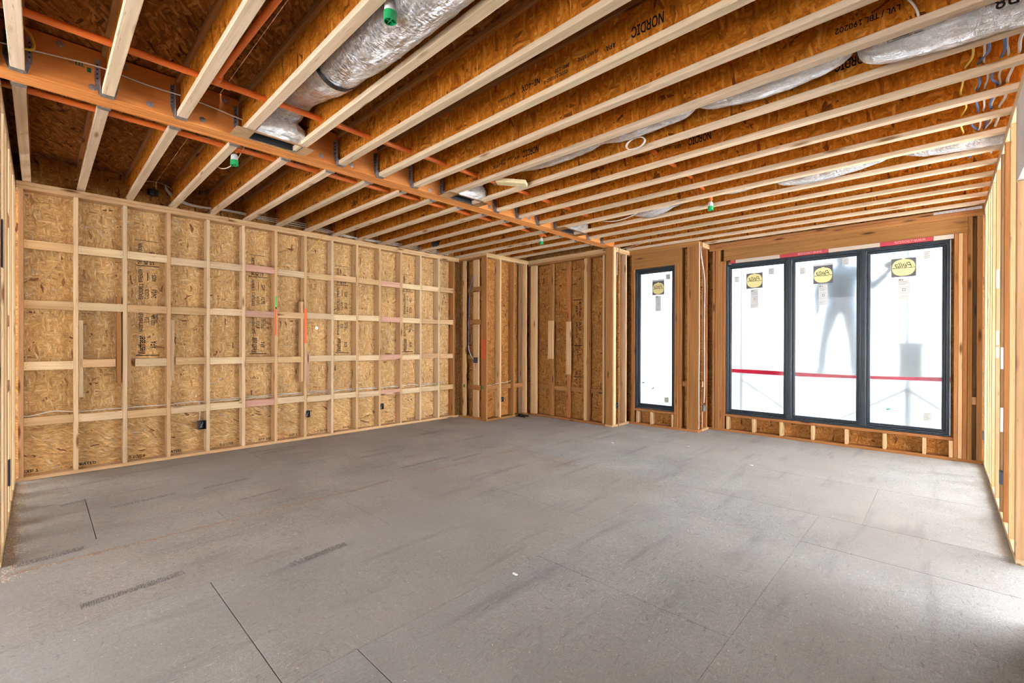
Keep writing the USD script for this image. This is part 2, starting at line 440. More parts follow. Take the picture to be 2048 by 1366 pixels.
row_y(-6.98, -5.643, [YB, -.556, 1.88, 4.32, 7.0])
row_y(-5.643, -4.43, [YB, -2.155, .283, 2.68, 5.12, 8.0])
row_y(-4.43, -4.128, [YB, -1.4, 1.04, 3.48, 5.9, 8.0])
row_y(-4.128, -3.14, [YB, -.54, 1.90, 4.30, 4.475])
row_y(-3.14, -1.965, [YB, -1.738, .70, 3.10, 4.475])
row_y(-1.965, -.745, [YB, -1.42, 1.02, 2.308, 4.475])
row_y(-.745, .48, [YB, -.6, 1.84, 3.8, 4.475])
row_y(.48, 1.7, [YB, -2.1, .34, 2.78, 4.475])
row_y(1.7, XE, [YB, -.7, 1.7, 4.475])
for (y0, y1), cuts in {(4.475, 5.69): [-4.128, -2.9, -.46, 1.98, XE], (5.69, 6.91): [-4.128, -1.69, .75, XE], (6.91, 8.0): [-4.128, -2.9, -.46, 1.98, XE]}.items():
    for a, b in zip(cuts[:-1], cuts[1:]):
        sheet(a, b, y0, y1)

# ------------------------------------------------------------------ ceiling: deck, joists, beam
ceil = xf('ceiling', kind='structure')
xs = [-6.96, -4.52, -2.08, .36, 2.8, XE]
y, k = YB, 0
while y < YF - .1:
    y1 = min(y + 1.2192, YF)
    off = -1.22 if k % 2 else 0
    cuts = sorted({-6.96, XE, *[x + off for x in xs[1:-1] if -6.9 < x + off < XE - .05]})
    for a, b in zip(cuts[:-1], cuts[1:]):
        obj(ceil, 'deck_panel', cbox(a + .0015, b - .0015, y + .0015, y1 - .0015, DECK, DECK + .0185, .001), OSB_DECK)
    y, k = y1, k + 1


def joist(x0, x1, y, stamps=()):
    j = xf('joist', ceil)
    fw = .0635 / 2
    dy = rng.uniform(-.003, .003)
    obj(j, 'bottom_flange', cbox(x0, x1, y - fw + dy, y + fw + dy, H, H + T, .003), lumber('x', 'flange'))
    obj(j, 'top_flange', cbox(x0, x1, y - fw + dy, y + fw + dy, DECK - T, DECK, .003), lumber('x', 'warm'))
    obj(j, 'web', cbox(x0, x1, y - .0048 + dy, y + .0048 + dy, H + T, DECK - T, .001), OSB_WEB)
    for s, h, xs_, z, b in stamps:
        obj(j, 'printed_text', text(s, h, (xs_, y - .0049 + dy, z), (-1, 0, 0), (0, 0, -1), bold=True, sx=.62 if s == 'NORDIC' else .8), INK)
    return j


JY = lambda k: -.093 + .4064 * k
STAMP = {6: [('NORDIC', .058, -1.10, 3.228, True), ('APA', .03, -1.40, 3.20, False), ('PLANT 1052', .022, -1.52, 3.215, False), ('CO7C 190202-E', .022, -1.75, 3.185, False), ('PRG-320', .022, -1.74, 3.222, False), ('NI-40X', .04, -1.98, 3.226, True), ('MADE IN CANADA', .018, -2.21, 3.215, False)],
         8: [('NORDIC', .058, -2.68, 3.235, True), ('APA', .03, -2.92, 3.215, False), ('PLANT 1052', .024, -3.0, 3.23, False), ('CO7C 190202', .024, -3.1, 3.20, False), ('NI-40X', .035, -3.55, 3.23, False), ('LVL / TBL 190202', .03, -.17, 3.225, False)],
         10: [('NORDIC', .058, -1.44, 3.235, True), ('APA', .03, -1.7, 3.215, False), ('PLANT 1052 CO7C 190202-E', .022, -1.8, 3.228, False), ('NI-40X', .035, -2.5, 3.23, False)],
         5: [('PLANT 1052', .026, -4.70, 3.20, False), ('NI-40X', .034, -5.3, 3.20, True)],
         4: [('NI-40X', .034, -5.6, 3.2, True)], 7: [('NI-40X', .034, -5.0, 3.21, True), ('NORDIC', .05, -5.3, 3.21, True)],
         9: [('NORDIC', .055, -.33, 3.24, True)]}
for k in range(-9, 20):
    y = JY(k)
    xr_end = XR + .12 if y > 4.38 else XE - .02
    joist(BX1 + .003, XE - .02, y, [s for s in STAMP.get(k, []) if s[2] > BX1])
    if y < 6.72:
        xe = XL - .115 if y < 5.66 else -6.16
        joist(xe, BX0 - .003, y, [s for s in STAMP.get(k, []) if s[2] < BX0])
# short joist beside the near wall
joist(XL - .115, BX0 - .003, -.215)
joist(BX1 + .003, -3.2, -.215)

beam = xf('beam', ceil)
w = (BX1 - BX0) / 4
for k in range(4):
    obj(beam, 'beam_ply', cbox(BX0 + k * w + .001, BX0 + (k + 1) * w - .001, YB + .05, 6.835, H + (.002 if k in (1,) else 0), DECK - .006, .005), lvl('y'))
for yy, zz in ((.089, 3.328), (.242, 3.116), (.401, 3.326), (.542, 3.119), (.858, 3.121), (1.007, 3.32), (1.764, 3.12), (2.056, 3.118), (2.71, 3.13), (2.961, 3.105), (1.36, 3.31), (2.40, 3.31), (3.86, 3.12), (4.3, 3.3), (4.6, 3.12), (4.99, 3.3)):
    obj(beam, 'bolt_washer', cat_(lathe([(0, 0), (.021, 0), (.021, .0025), (.012, .0035), (.011, .006), (0, .007)], (BX1, yy, zz), 18, 'x')), STEEL)
for (y0, z0, ww, hh) in ((.26 - .1, 3.245, .006, .03), (.175, 3.245, .006, .032), (.19, 3.245, .006, .028), (.16, 3.232, .045, .004), (.215, 3.222, .02, .03), (.12, 3.237, .03, .003)):
    obj(beam, 'green_marking', cbox(BX1 - .0005, BX1 + .0006, y0, y0 + ww, z0 - hh / 2, z0 + hh / 2, .0001), plain('green_marker', (.02, .16, .06), .7))


def hanger(y, side):
    """side +1: on the beam's room side (right), -1: left."""
    xb = BX1 if side > 0 else BX0
    X = lambda a, b: (xb + a, xb + b) if side > 0 else (xb - b, xb - a)
    ms = [cbox(*X(.001, .052), y - .036, y + .036, H - .0025, H, .0004)]
    for s in (-1, 1):
        yy = sorted((y + s * .0335, y + s * .036))
        ms.append(cbox(*X(.001, .052), yy[0], yy[1], H - .002, H + .055, .0004))
        ys = sorted((y + s * .0345, y + s * .062))
        ms.append(cbox(*X(.0, .0022), ys[0], ys[1], H + .085, H + .235, .0004))
        # tapering toe of the face flange
        a = np.array([(0, y + s * .0345, H + .004), (0, y + s * .0345, H + .085), (0, y + s * .062, H + .085), (0, y + s * .040, H + .004)])
        p = np.vstack([a + [xb, 0, 0], a + [xb + side * .0022, 0, 0]])
        ms.append(trimesh.convex.convex_hull(p))
        ys = sorted((y + s * .0335, y + s * .036))
        ms.append(cbox(*X(.001, .03), ys[0], ys[1], H + .05, H + .235, .0004))
    h = xf('joist_hanger', ceil)
    obj(h, 'hanger_plate', cat_(*ms), HANGER)
    nm = []
    for z in (.11, .14, .17, .20):
        for s in (-1, 1):
            c = np.array([xb + side * .003, y + s * .049, H + z])
            nm.append(trimesh.creation.box((.003, .009, .009), trimesh.transformations.translation_matrix(c)))
    obj(h, 'nail_heads', cat_(*nm), BLACK, kind='stuff')


for k in range(0, 20):
    if JY(k) < 6.7:
        hanger(JY(k), 1)
        hanger(JY(k), -1)

# ------------------------------------------------------------------ walls


def wbox(parent, name, b, axis, tone, c=.0028):
    return obj(parent, name, cbox(*b, c), lumber(axis, tone))


# ---- left wall
wl = xf('wall_left', kind='structure')
Y0L, Y1L = -.17, 5.76
wbox(wl, 'bottom_plate', (XL - D, XL, Y0L, 5.62, 0, T), 'y', 'tan')
SEG = [Y0L, 1.9, 3.05, 5.62]
wbox(wl, 'top_plate', (XL - D, XL, Y0L, 2.6, H - 2 * T, H - T), 'y', 'tan')
wbox(wl, 'top_plate', (XL - D, XL, 2.603, 5.76, H - 2 * T, H - T), 'y', 'tan')
wbox(wl, 'top_plate', (XL - D, XL + .004, Y0L, 1.72, H - T, H), 'y', 'tan')
wbox(wl, 'top_plate', (XL - D, XL, 1.724, 5.76, H - T, H), 'y', 'tan')
sy = [.2715 + .4064 * i for i in range(-1, 13)] + [5.50]
tones = ['tan', 'pale', 'pale', 'tan', 'pale', 'pale', 'tan', 'tan', 'pale', 'tan', 'tan', 'tan', 'pale', 'pale', 'warm']
for y, t in zip(sy, tones):
    wbox(wl, 'stud', (XL - D, XL, y - T / 2, y + T / 2, T, H - 2 * T), 'z', t)
rows = [2.432, 1.824, 1.188, .596]
btone = [['tan', 'pale', 'pale', 'pale', 'pale', 'pink', 'pale', 'tan', 'tan', 'tan', 'pink', 'pale', 'pale', 'tan'],
         ['tan', 'pale', 'tan', 'tan', 'pale', 'pink', 'tan', 'pale', 'pale', 'pale', 'pink', 'pale', 'tan', 'tan'],
         ['pale', 'tan', 'pale', 'tan', 'pale', 'tan', 'tan', 'pale', 'pale', 'pale', 'pink', 'pale', 'tan', 'tan'],
         ['tan', 'pale', 'tan', 'pale', 'pale', 'pink', 'pale', 'pale', 'pale', 'pale', 'pink', 'pale', 'pale', 'tan']]
short = {(2, 1): (0.03, .062), (2, 2): (.072, 0), (2, 3): (.05, 0), (2, 6): (0, .035), (2, 7): (.03, 0)}
NAILM = plain('nail_head', (.06, .05, .05), .5, .5)
nails = []
for r, z in enumerate(rows):
    for b in range(14):
        ya, yb = sy[b] + T / 2 + .001, sy[b + 1] - T / 2 - .001
        da, db = short.get((r, b), (0, 0))
        dz = rng.uniform(-.01, .01)
        hh = .0445
        wbox(wl, 'blocking', (XL - T + rng.uniform(-.002, .002), XL + rng.uniform(0, .003), ya + da, yb - db, z + dz - hh, z + dz + hh), 'y', btone[r][b])
        for yy in (ya + da + .018, yb - db - .018):
            for zz in (-.02, .022):
                nails.append((XL + .003, yy + rng.uniform(-.004, .004), z + dz + zz))
# scabs: strips nailed on the studs' sides beside the third row
for (y0, y1, z0, z1, x0, x1, t) in ((.291, .329, .821, 1.667, XL - .11, XL - .02, 'pale'), (.607, .645, .959, 1.95, XL - .098, XL - .008, 'warm'), (.698, .736, .902, 1.70, XL - .10, XL - .035, 'tan'),
                                    (1.105, 1.143, .953, 1.70, XL - .10, XL - .03, 'pale'), (2.645, 2.683, .856, 2.03, XL - .09, XL - .001, 'tan'), (2.730, 2.768, .799, 1.30, XL - .10, XL - .012, 'pink')):
    wbox(wl, 'scab_board', (x0, x1, y0, y1, z0, z1), 'z', t)
obj(wl, 'nail_heads', cat_(*[trimesh.creation.box((.0016, .005, .005), trimesh.transformations.translation_matrix(p)) for p in nails]), NAILM, kind='stuff')
# sheathing: a low course laid flat and upright sheets above
xs0, xs1 = XL - D - .011, XL - D
e = [-.32, .2715, 1.4907, 2.7099, 3.9291, 5.1483, 5.80]


def left_print(p, yc):
    U, V = (0, 0, 1), (0, -1, 0)
    xx = xs1 + .0002
    zm = lambda z: 1.265 + (z - .985) * .764
    put = lambda s, h, y, z, b=False, sx=.58: obj(p, 'printed_text', text(s, h, (xx, y, zm(z)), U, V, bold=True, sx=sx), INK)
    bar = lambda y0, y1, z0, z1: obj(p, 'printed_bar', cbox(xx - .0003, xx + .0006, y0, y1, zm(z0), zm(z1), .0001), INK)
    bar(yc - .09, yc + .13, .985, .998)
    put('Westfraser', .066, yc - .005, 1.005, True, .47)
    put('APA', .055, yc + .105, 1.10, True)
    put('RATED SHEATHING', .034, yc - .03, 1.36)
    put('5/16', .04, yc + .03, 1.50)
    put('SIZED FOR', .03, yc + .085, 1.46)
    put('SPACING', .03, yc + .115, 1.50)
    put('24/16', .046, yc + .10, 1.90, True)
    put('EXPOSURE 1', .038, yc - .025, 1.87)
    put('0.418 IN', .036, yc + .03, 1.88)
    put('STRENGTH', .036, yc - .03, 2.14)
    bar(yc + .015, yc + .022, 2.17, 2.30)
    put('AXIS', .042, yc + .10, 2.16)
    bar(yc - .09, yc + .13, 2.395, 2.405)
    put('THIS SIDE DOWN', .036, yc - .035, 2.42)
    put('MILL 417', .036, yc + .02, 2.42)
    put('CSA O325', .04, yc + .08, 2.42)
    bar(yc - .10, yc + .12, 2.79, 2.797)


for k, (a, b) in enumerate(zip(e[:-1], e[1:])):
    m = cbox(xs0, xs1, a + .001, b - .001, .6985, H - .001, .0004)
    if k == 3:   # daylight through the hole that a wire was fed through
        hole = m3.Manifold.cylinder(.1, .019, .019, 20, True).rotate([0, 90, 0]).translate([(xs0 + xs1) / 2, 2.935, 1.652])
        box_ = m3.Manifold.cube([xs1 - xs0, b - a - .002, H - .6995], False).translate([xs0, a + .001, .6985])
        m = box_ - hole
    p = obj(wl, 'sheathing_panel', m, OSB_LEFT)
    if k in (1, 2, 3, 4):
        left_print(p, (a + b) / 2)
for k, (a, b) in enumerate(zip([-.32, 1.4907, 3.9291], [1.4907, 3.9291, 5.80])):
    p = obj(wl, 'sheathing_panel', cbox(xs0, xs1, a + .001, b - .001, -.24, .6985, .0004), OSB_LEFT_LOW)
    for yy in np.arange(a + .15, b - .3, .42):
        s = rng.choice(['0 20/58', 'RATED', 'APA 24/16', 'EXP 1'])
        obj(p, 'printed_text', text(s, .03, (xs1 + .0002, yy + rng.uniform(0, .06), .052), (0, 1, 0), (0, 0, 1), bold=True), INK)
obj(wl, 'rim_board', cbox(XL - D - .001, XL - D + .027, -.33, 5.80, H + .0005, DECK - .001, .001), osb('osb_rim', {'y': 1}, {'z': 1}, PAL_BACK))
# spray paint marks on the studs
for (yy, z0, z1, m, nm) in ((2.3035, 1.90, 2.085, SPRAY_G, 'green_paint'), (2.2985, 1.53, 1.93, SPRAY_O, 'orange_paint'), (2.7099, 1.42, 1.93, SPRAY_O, 'orange_paint')):
    n_ = 14
    pts, fs = [], []
    r_ = random.Random(int(yy * 100 + z0 * 10))
    for i in range(n_ + 1):
        z = z0 + (z1 - z0) * i / n_
        hw = .0185 if nm == 'orange_paint' and yy > 2.5 else .012
        pts += [(XL + .0006, yy - hw * r_.uniform(.7, 1), z), (XL + .0006, yy + hw * r_.uniform(.7, 1), z)]
    for i in range(n_):
        fs += [[2 * i, 2 * i + 1, 2 * i + 3], [2 * i, 2 * i + 3, 2 * i + 2]]
    obj(wl, nm, (np.array(pts), np.array(fs)), m)

# ---- near wall on the far left (its face is seen at a grazing angle)
wn = xf('wall_near', kind='structure')
YN = -.17
wbox(wn, 'bottom_plate', (-6.80, -4.28, YN - D, YN, 0, T), 'x', 'pale')
wbox(wn, 'top_plate', (-6.95, -4.28, YN - D, YN - .001, H - 2 * T, H - T), 'x', 'pale')
wbox(wn, 'top_plate', (-6.95, -4.28, YN - D, YN - .001, H - T, H), 'x', 'tan')
for i, x in enumerate([-4.299, -4.70, -5.11, -5.165, -5.52, -5.92, -6.33, -6.70]):
    wbox(wn, 'stud', (x - T / 2, x + T / 2, YN - D, YN, T, H - 2 * T), 'z', ['tan', 'pale', 'tan', 'pale', 'pale', 'tan', 'pale', 'tan'][i])
for z in (1.03, 1.55, 2.35):
    wbox(wn, 'blocking', (-5.50 + .02, -5.19, YN - T, YN - .002, z, z + .089), 'x', 'tan')

# ---- back wall left of the recess (faces the camera, Y = 5.62)
YBW = 5.62
wb = xf('wall_back_left', kind='structure')
wbox(wb, 'bottom_plate', (-6.80, -6.165, YBW, YBW + D, 0, T), 'x', 'warm')
wbox(wb, 'top_plate', (-6.805, -6.025, YBW, YBW + D, H - 2 * T, H - T), 'x', 'warm')
wbox(wb, 'top_plate', (-6.805, -6.18, YBW, YBW + D, H - T, H), 'x', 'tan')
wbox(wb, 'stud', (-6.69, -6.605, YBW, YBW + T, T, H - 2 * T), 'z', 'tan')
wbox(wb, 'stud', (-6.445, -6.30, YBW + .05, YBW + .05 + T, T, H - 2 * T), 'z', 'tan')
wbox(wb, 'stud', (-6.40, -6.362, YBW + .088, YBW + D, T, H - 2 * T), 'z', 'warm')
for z in (2.432, 1.824, 1.160, .598):
    wbox(wb, 'blocking', (-6.60, -6.45, YBW + .045, YBW + .083, z - .045, z + .045), 'x', 'warm')
    if z != 1.160:
        wbox(wb, 'blocking', (-6.43, -6.17, YBW + .002, YBW + .04, z - .045, z + .045), 'x', 'warm')
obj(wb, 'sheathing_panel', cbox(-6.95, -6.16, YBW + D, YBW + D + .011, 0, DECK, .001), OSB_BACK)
obj(wb, 'rim_board', cbox(-6.95, -6.16, YBW + D, YBW + D + .02, H + .0005, DECK - .001, .001), OSB_BACK)
wbox(wb, 'corner_backer', (-6.805, -6.72, YBW + .10, YBW + D, T, H - 2 * T), 'z', 'dark')

# ---- return wall (X = -6.02, faces +X)
XRW = -6.02
YRC = 6.76
wr = xf('wall_return_left', kind='structure')
wbox(wr, 'bottom_plate', (XRW - D, XRW, YBW, YRC + .0, 0, T), 'y', 'warm')
wbox(wr, 'top_plate', (XRW - D, XRW, YBW + .001, YRC + D, H - T, H), 'y', 'tan')
wbox(wr, 'top_plate', (XRW - D + .01, XRW + .001, YBW + .001, YRC + D, H - 2 * T, H - T - .0005), 'y', 'tan')
for y, t in ((YBW + T / 2, 'warm'), (5.985, 'tan'), (6.355, 'warm'), (6.71, 'tan')):
    wbox(wr, 'stud', (XRW - D, XRW, y - T / 2, y + T / 2, T, H - 2 * T), 'z', t)
wbox(wr, 'stud', (XRW - .13, XRW - .092, 6.58, 6.688, T, H - 2 * T), 'z', 'dark')
for y0, y1 in ((5.66, 5.964), (6.006, 6.334), (6.376, 6.689)):
    wbox(wr, 'blocking', (XRW - .11, XRW - .072, y0, y1, .553, .642), 'y', 'warm')
obj(wr, 'sheathing_panel', cbox(XRW - D - .011, XRW - D, YBW + .15, YRC + D + .02, 0, DECK, .001), OSB_RET)
obj(wr, 'orange_paint', cbox(XRW - .125, XRW - .03, YBW - .0012, YBW - .0004, 1.13, 1.5, .0001), SPRAY_R)
for x, y in ((-6.64, YBW), (-6.45, YBW + .044), (-6.12, YBW)):
    obj(wr, 'green_paint', cbox(x - .022, x + .022, y - .0014, y - .0003, .585, .64, .0001), plain('dark_green_spray', (.04, .19, .03), .7))

# ---- recess wall (Y = 6.76)
wc = xf('wall_back_recess', kind='structure')
wbox(wc, 'bottom_plate', (XRW + .002, -4.21, YRC, YRC + D, 0, T), 'x', 'warm')
wbox(wc, 'top_plate', (XRW + .002, -4.064, YRC, YRC + D, H - 2 * T, H - T), 'x', 'tan')
wbox(wc, 'top_plate', (XRW + .002, -4.27, YRC, YRC + D, H - T, H), 'x', 'tan')
wbox(wc, 'top_plate', (XRW + .002, -4.21, YRC - .004, YRC + D, H - 3 * T, H - 2 * T - .0005), 'x', 'warm')
for x0, x1, t, dy in ((-5.955, -5.815, 'tan', .0), (-5.505, -5.425, 'warm', .05), (-5.095, -5.03, 'warm', .05), (-4.70, -4.60, 'tan', .03), (-4.29, -4.252, 'tan', .0)):
    wbox(wc, 'stud', (x0, x1, YRC + dy, YRC + dy + .06, T, H - 3 * T), 'z', t)
wbox(wc, 'scab_board', (-5.40 - .12, -5.40, YRC + .012, YRC + .05, 1.13, 1.86), 'z', 'tan')
wbox(wc, 'scab_board', (-5.085, -4.99, YRC + .01, YRC + .048, .85, 1.83), 'z', 'tan')
wbox(wc, 'scab_board', (-4.62, -4.585, YRC + .01, YRC + .10, T, H - 3 * T), 'z', 'warm')
for x0, x1 in ((-5.81, -5.51), (-5.42, -5.10), (-5.02, -4.71), (-4.58, -4.295)):
    wbox(wc, 'blocking', (x0, x1, YRC + .08, YRC + .118, .53, .62), 'x', 'warm')
for a, b in ((-6.20, -5.2), (-5.2, -4.05)):
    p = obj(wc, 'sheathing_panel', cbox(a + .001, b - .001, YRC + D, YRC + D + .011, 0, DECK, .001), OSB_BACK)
yy = YRC + D - .0002
for s, h, x, z, b in (('Westfraser', .05, -4.99, 2.62 - .0, True), ('APA', .055, -5.075, 2.55, True), ('24/16', .05, -4.99, 2.25, True), ('RATED SHEATHING', .028, -5.06, 2.25, False), ('EXPOSURE 1', .035, -4.99, 1.95, False), ('SPACING', .03, -5.07, 1.85, False), ('THIS SIDE DOWN', .045, -4.99, 1.35, True), ('MILL 417', .045, -5.07, 1.33, True), ('STRENGTH AXIS', .03, -5.03, 1.8, False)):
    obj(p, 'printed_text', text(s, h, (x + .11, yy - .0006, z - .42), (0, 0, -1), (1, 0, 0), bold=True, sx=.8), INK)
for z in (2.23, 1.38, .80):
    obj(p, 'printed_bar', cbox(-5.0, -4.81, yy - .0006, yy, z, z + .012, .0001), INK)

# ---- return wall with the built-up post under the beam (X = -4.06, faces +X)
XP = -4.06
YS = 7.27
wp = xf('wall_return_right', kind='structure')
for k in range(3):
    wbox(wp, 'post_ply', (XP - D, XP + .0005 * k, YRC - .05 + k * (T + .0008), YRC - .05 + k * (T + .0008) + T, T, H - .001), 'z', ['warm', 'pale', 'pale'][k])
wbox(wp, 'bottom_plate', (XP - D, XP, YRC - .055, YS + .0, 0, T), 'y', 'tan')
wbox(wp, 'top_plate', (XP - D, XP, YRC + .07, YS + D, H - 2 * T, H - T), 'y', 'tan')
wbox(wp, 'top_plate', (XP - D, XP, YRC + .085, YS + D, H - T, H), 'y', 'pale')
wbox(wp, 'stud', (XP - D, XP, YS - .12, YS - .12 + T, T, H - 2 * T), 'z', 'pale')
wbox(wp, 'stud', (XP - D, XP - .10, YRC + .07, YS - .13, T, H - 2 * T), 'z', 'warm')
obj(wp, 'sheathing_panel', cbox(XP - D - .011, XP - D, YRC + .15, YS + D, 0, DECK, .001), OSB_RET)

# ---- window wall, left part (Y = 7.27) with the narrow window
wsn = xf('wall_window_left', kind='structure')
XQ = -2.835
wbox(wsn, 'bottom_plate', (XP + .002, XQ, YS, YS + D, 0, T), 'x', 'warm')
wbox(wsn, 'top_plate', (XP + .002, XQ, YS, YS + D, H - 2 * T, H - T), 'x', 'warm')
wbox(wsn, 'top_plate', (XP + .002, XQ, YS, YS + D, H - T, H), 'x', 'warm')
obj(wsn, 'header', cbox(-3.99, -3.115, YS + .004, YS + D, 2.735, H - 2 * T, .002), lumber('x', 'warm'))
for x0, x1 in ((-4.02, -3.982), (-3.98, -3.955), (-3.23, -3.192), (-3.19, -3.152), (-3.15, -3.112)):
    top = 2.735 if (x0 > -3.99 and x1 < -3.15) else H - 2 * T
    wbox(wsn, 'stud', (x0 + .001, x1 - .001, YS, YS + D, T, top), 'z', 'warm')
for x0, x1 in ((-3.02, -2.982), (-2.98, XQ)):
    wbox(wsn, 'corner_stud', (x0 + .001, x1, YS, YS + (D if x0 < -3 else T), T, H - 2 * T), 'z', 'warm')
wbox(wsn, 'window_sill', (-3.952, -3.232, YS + .01, YS + D, .245, .283), 'x', 'warm')
for x in (-3.90, -3.64, -3.26):
    wbox(wsn, 'cripple_stud', (x - T / 2, x + T / 2, YS, YS + D, T, .245), 'z', 'tan')
wbox(wsn, 'blocking', (-3.11, -3.022, YS + .05, YS + .09, .72, .81), 'x', 'warm')
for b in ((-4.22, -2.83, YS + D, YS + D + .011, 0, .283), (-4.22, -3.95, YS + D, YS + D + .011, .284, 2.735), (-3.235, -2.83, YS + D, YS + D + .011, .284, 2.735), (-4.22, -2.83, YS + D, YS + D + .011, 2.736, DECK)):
    obj(wsn, 'sheathing_panel', cbox(*b, .001), OSB_BACK)

# ---- pier return (X = -2.835, faces +X)
YW = 7.72
wq = xf('wall_return_pier', kind='structure')
wbox(wq, 'bottom_plate', (XQ - D, XQ, YS + D + .002, YW, 0, T), 'y', 'tan')
wbox(wq, 'top_plate', (XQ - D, XQ, YS + D + .002, YW + D, H - 2 * T, H - T), 'y', 'tan')
wbox(wq, 'top_plate', (XQ - D, XQ, YS + D + .002, YW + D, H - T, H), 'y', 'tan')
wbox(wq, 'stud', (XQ - D, XQ, YW - .10, YW - .10 + T, T, H - 2 * T), 'z', 'warm')
wbox(wq, 'stud', (XQ - D, XQ - .09, YS + .16, YW - .12, T, H - 2 * T), 'z', 'warm')
wbox(wq, 'blocking', (XQ - .088, XQ - .05, YS + .16, YW - .105, .71, .80), 'y', 'tan')
wbox(wq, 'blocking', (XQ - .088, XQ - .05, YS + .20, YS + .34, T, .32), 'z', 'pink')
obj(wq, 'sheathing_panel', cbox(XQ - D - .011, XQ - D, YS + D + .012, YW + D, 0, DECK, .001), OSB_RET)

# ---- window wall, main part (Y = 7.72)
ww = xf('wall_window_right', kind='structure')
wbox(ww, 'bottom_plate', (XQ + .002, XR + D, YW, YW + D, 0, T), 'x', 'warm')
for k in range(3):
    wbox(ww, 'top_plate', (XQ + .002, XR + D, YW + (0, .003, 0)[k], YW + D, H - (k + 1) * T + .0005, H - k * T), 'x', 'warm')
obj(ww, 'header', cbox(-2.60, .205, YW + .002, YW + .092, 2.775, H - 3 * T, .002), lumber('x', 'warm'))
for x0, x1, full in ((-2.78, -2.742, 1), (-2.735, -2.697, 1), (-2.695, -2.657, 1), (-2.655, -2.617, 0), (-2.615, -2.58, 0), (.088, .124, 0), (.126, .162, 0), (.164, .203, 0), (.206, .244, 1), (.282, .335, 1)):
    wbox(ww, 'stud', (x0, x1, YW + (.012 if x0 > .27 else 0), YW + D, T, H - 3 * T if full else 2.774), 'z', 'warm' if x0 < 0 else ['warm', 'tan', 'warm', 'warm', 'warm'][int((x0 - .05) / .05) % 5])
wbox(ww, 'corner_backer', (.245, .281, YW + .09, YW + D, T, H - 3 * T), 'z', 'dark')
wbox(ww, 'blocking', (.246, .281, YW + .03, YW + .07, .70, .79), 'x', 'tan')
wbox(ww, 'window_sill', (-2.578, .086, YW + .02, YW + D, .244, .282), 'x', 'warm')
for x in (-2.54, -2.155, -1.772, -1.37, -.974, -.566, -.176, .066):
    wbox(ww, 'cripple_stud', (x - T / 2, x + T / 2, YW, YW + D, T, .244), 'z', 'tan')
ya, yb = YW + D, YW + D + .011
for b in ((-3.0, -1.4, ya, yb, 0, .282), (-1.399, .48, ya, yb, 0, .282), (-3.0, -2.575, ya, yb, .283, 2.74), (.06, .48, ya, yb, .283, 2.74), (-3.0, .48, ya, yb, 2.741, DECK)):
    obj(ww, 'sheathing_panel', cbox(*b, .001), OSB_BACK)
for b, m, nm in (((-2.50, -2.425, 0, 0), REDWRAP, 'red_wrap'), ((-2.422, -1.795, 0, 0), PAPER, 'paper_wrap'), ((-1.792, -1.19, 0, 0), REDWRAP, 'red_wrap'), ((-1.187, -.62, 0, 0), PAPER, 'paper_wrap'), ((-.617, -.10, 0, 0), REDWRAP, 'red_wrap'), ((-.097, .085, 0, 0), PAPER, 'paper_wrap')):
    p = obj(ww, nm, cbox(b[0], b[1], YW + .001, YW + .09, 2.722, 2.774, .001), m)
    if nm == 'red_wrap' and b[1] - b[0] > .4:
        obj(p, 'printed_text', text('WWW.CROSSIN', .028, (b[1] - .07, YW + .0008, 2.764), (-1, 0, 0), (0, 0, -1)), plain('pink_print', (.75, .42, .42), .6))
obj(ww, 'strap_tie', cbox(-.10, .325, YW - .0028, YW - .0006, H - .036, H - .004, .0004), STEEL)

# ---- right wall: open studs seen at a grazing angle (X = 0.339)
wrt = xf('wall_right', kind='structure')
YR0 = 4.40
wbox(wrt, 'bottom_plate', (XR, XR + D, YR0 - T, YW - .002, 0, T), 'y', 'pale')
wbox(wrt, 'top_plate', (XR - .001, XR + D, YB + .1, 5.4, H - 2 * T, H - T), 'y', 'pale')
wbox(wrt, 'top_plate', (XR - .001, XR + D, 5.403, YW - .002, H - 2 * T, H - T), 'y', 'pale')
wbox(wrt, 'top_plate', (XR, XR + D, YB + .1, 4.7, H - T, H), 'y', 'pale')
wbox(wrt, 'top_plate', (XR, XR + D, 4.703, YW - .002, H - T, H), 'y', 'pale')
wbox(wrt, 'corner_stud', (XR, XR + D, YR0 - T, YR0, T, 2.48), 'z', 'tan')
wbox(wrt, 'corner_stud', (XR, XR + D, YR0 + .001, YR0 + T, T, H - 2 * T), 'z', 'tan')
obj(wrt, 'header', cbox(XR, XR + D, 3.462, YR0 + .0, 2.482, H - 2 * T - .001, .002), plain('whitewashed_header', (.72, .70, .67), .7, noise=(5, .12)))
for y in np.arange(-3.6, 3.45, .4064):
    wbox(wrt, 'stud', (XR, XR + D, y, y + T, T, H - 2 * T), 'z', 'tan')
wbox(wrt, 'bottom_plate', (XR, XR + D, YB + .2, 3.46, 0, T), 'y', 'pale')
for k in range(6):
    obj(wrt, 'sheathing_panel', cbox(XR + D, XR + D + .011, YB + .2 + k * 1.19, YB + .2 + k * 1.19 + 1.188, 0, H, .001), OSB_RET)
for y, t in ((4.81, 'tan'), (5.215, 'warm'), (5.52, 'dark'), (6.0, 'tan'), (6.44, 'tan'), (6.72, 'pale'), (7.06, 'tan'), (7.52, 'pale'), (7.66, 'tan')):
    wbox(wrt, 'stud', (XR, XR + D, y - T / 2, y + T / 2, T, H - 2 * T), 'z', t)
for y, z0, z1, x1 in ((5.99 - .021, 1.93, 2.10, .02), (5.981 - .002, 1.42, 1.55, .02), (5.50, 1.22, 1.40, .024), (5.981 - .002, 1.30, 1.40, .02), (5.50, .70, .90, .022)):
    obj(wrt, 'white_patch', cbox(XR + .001, XR + x1, y - .0022, y - .0004, z0, z1, .0002), WHITEP)

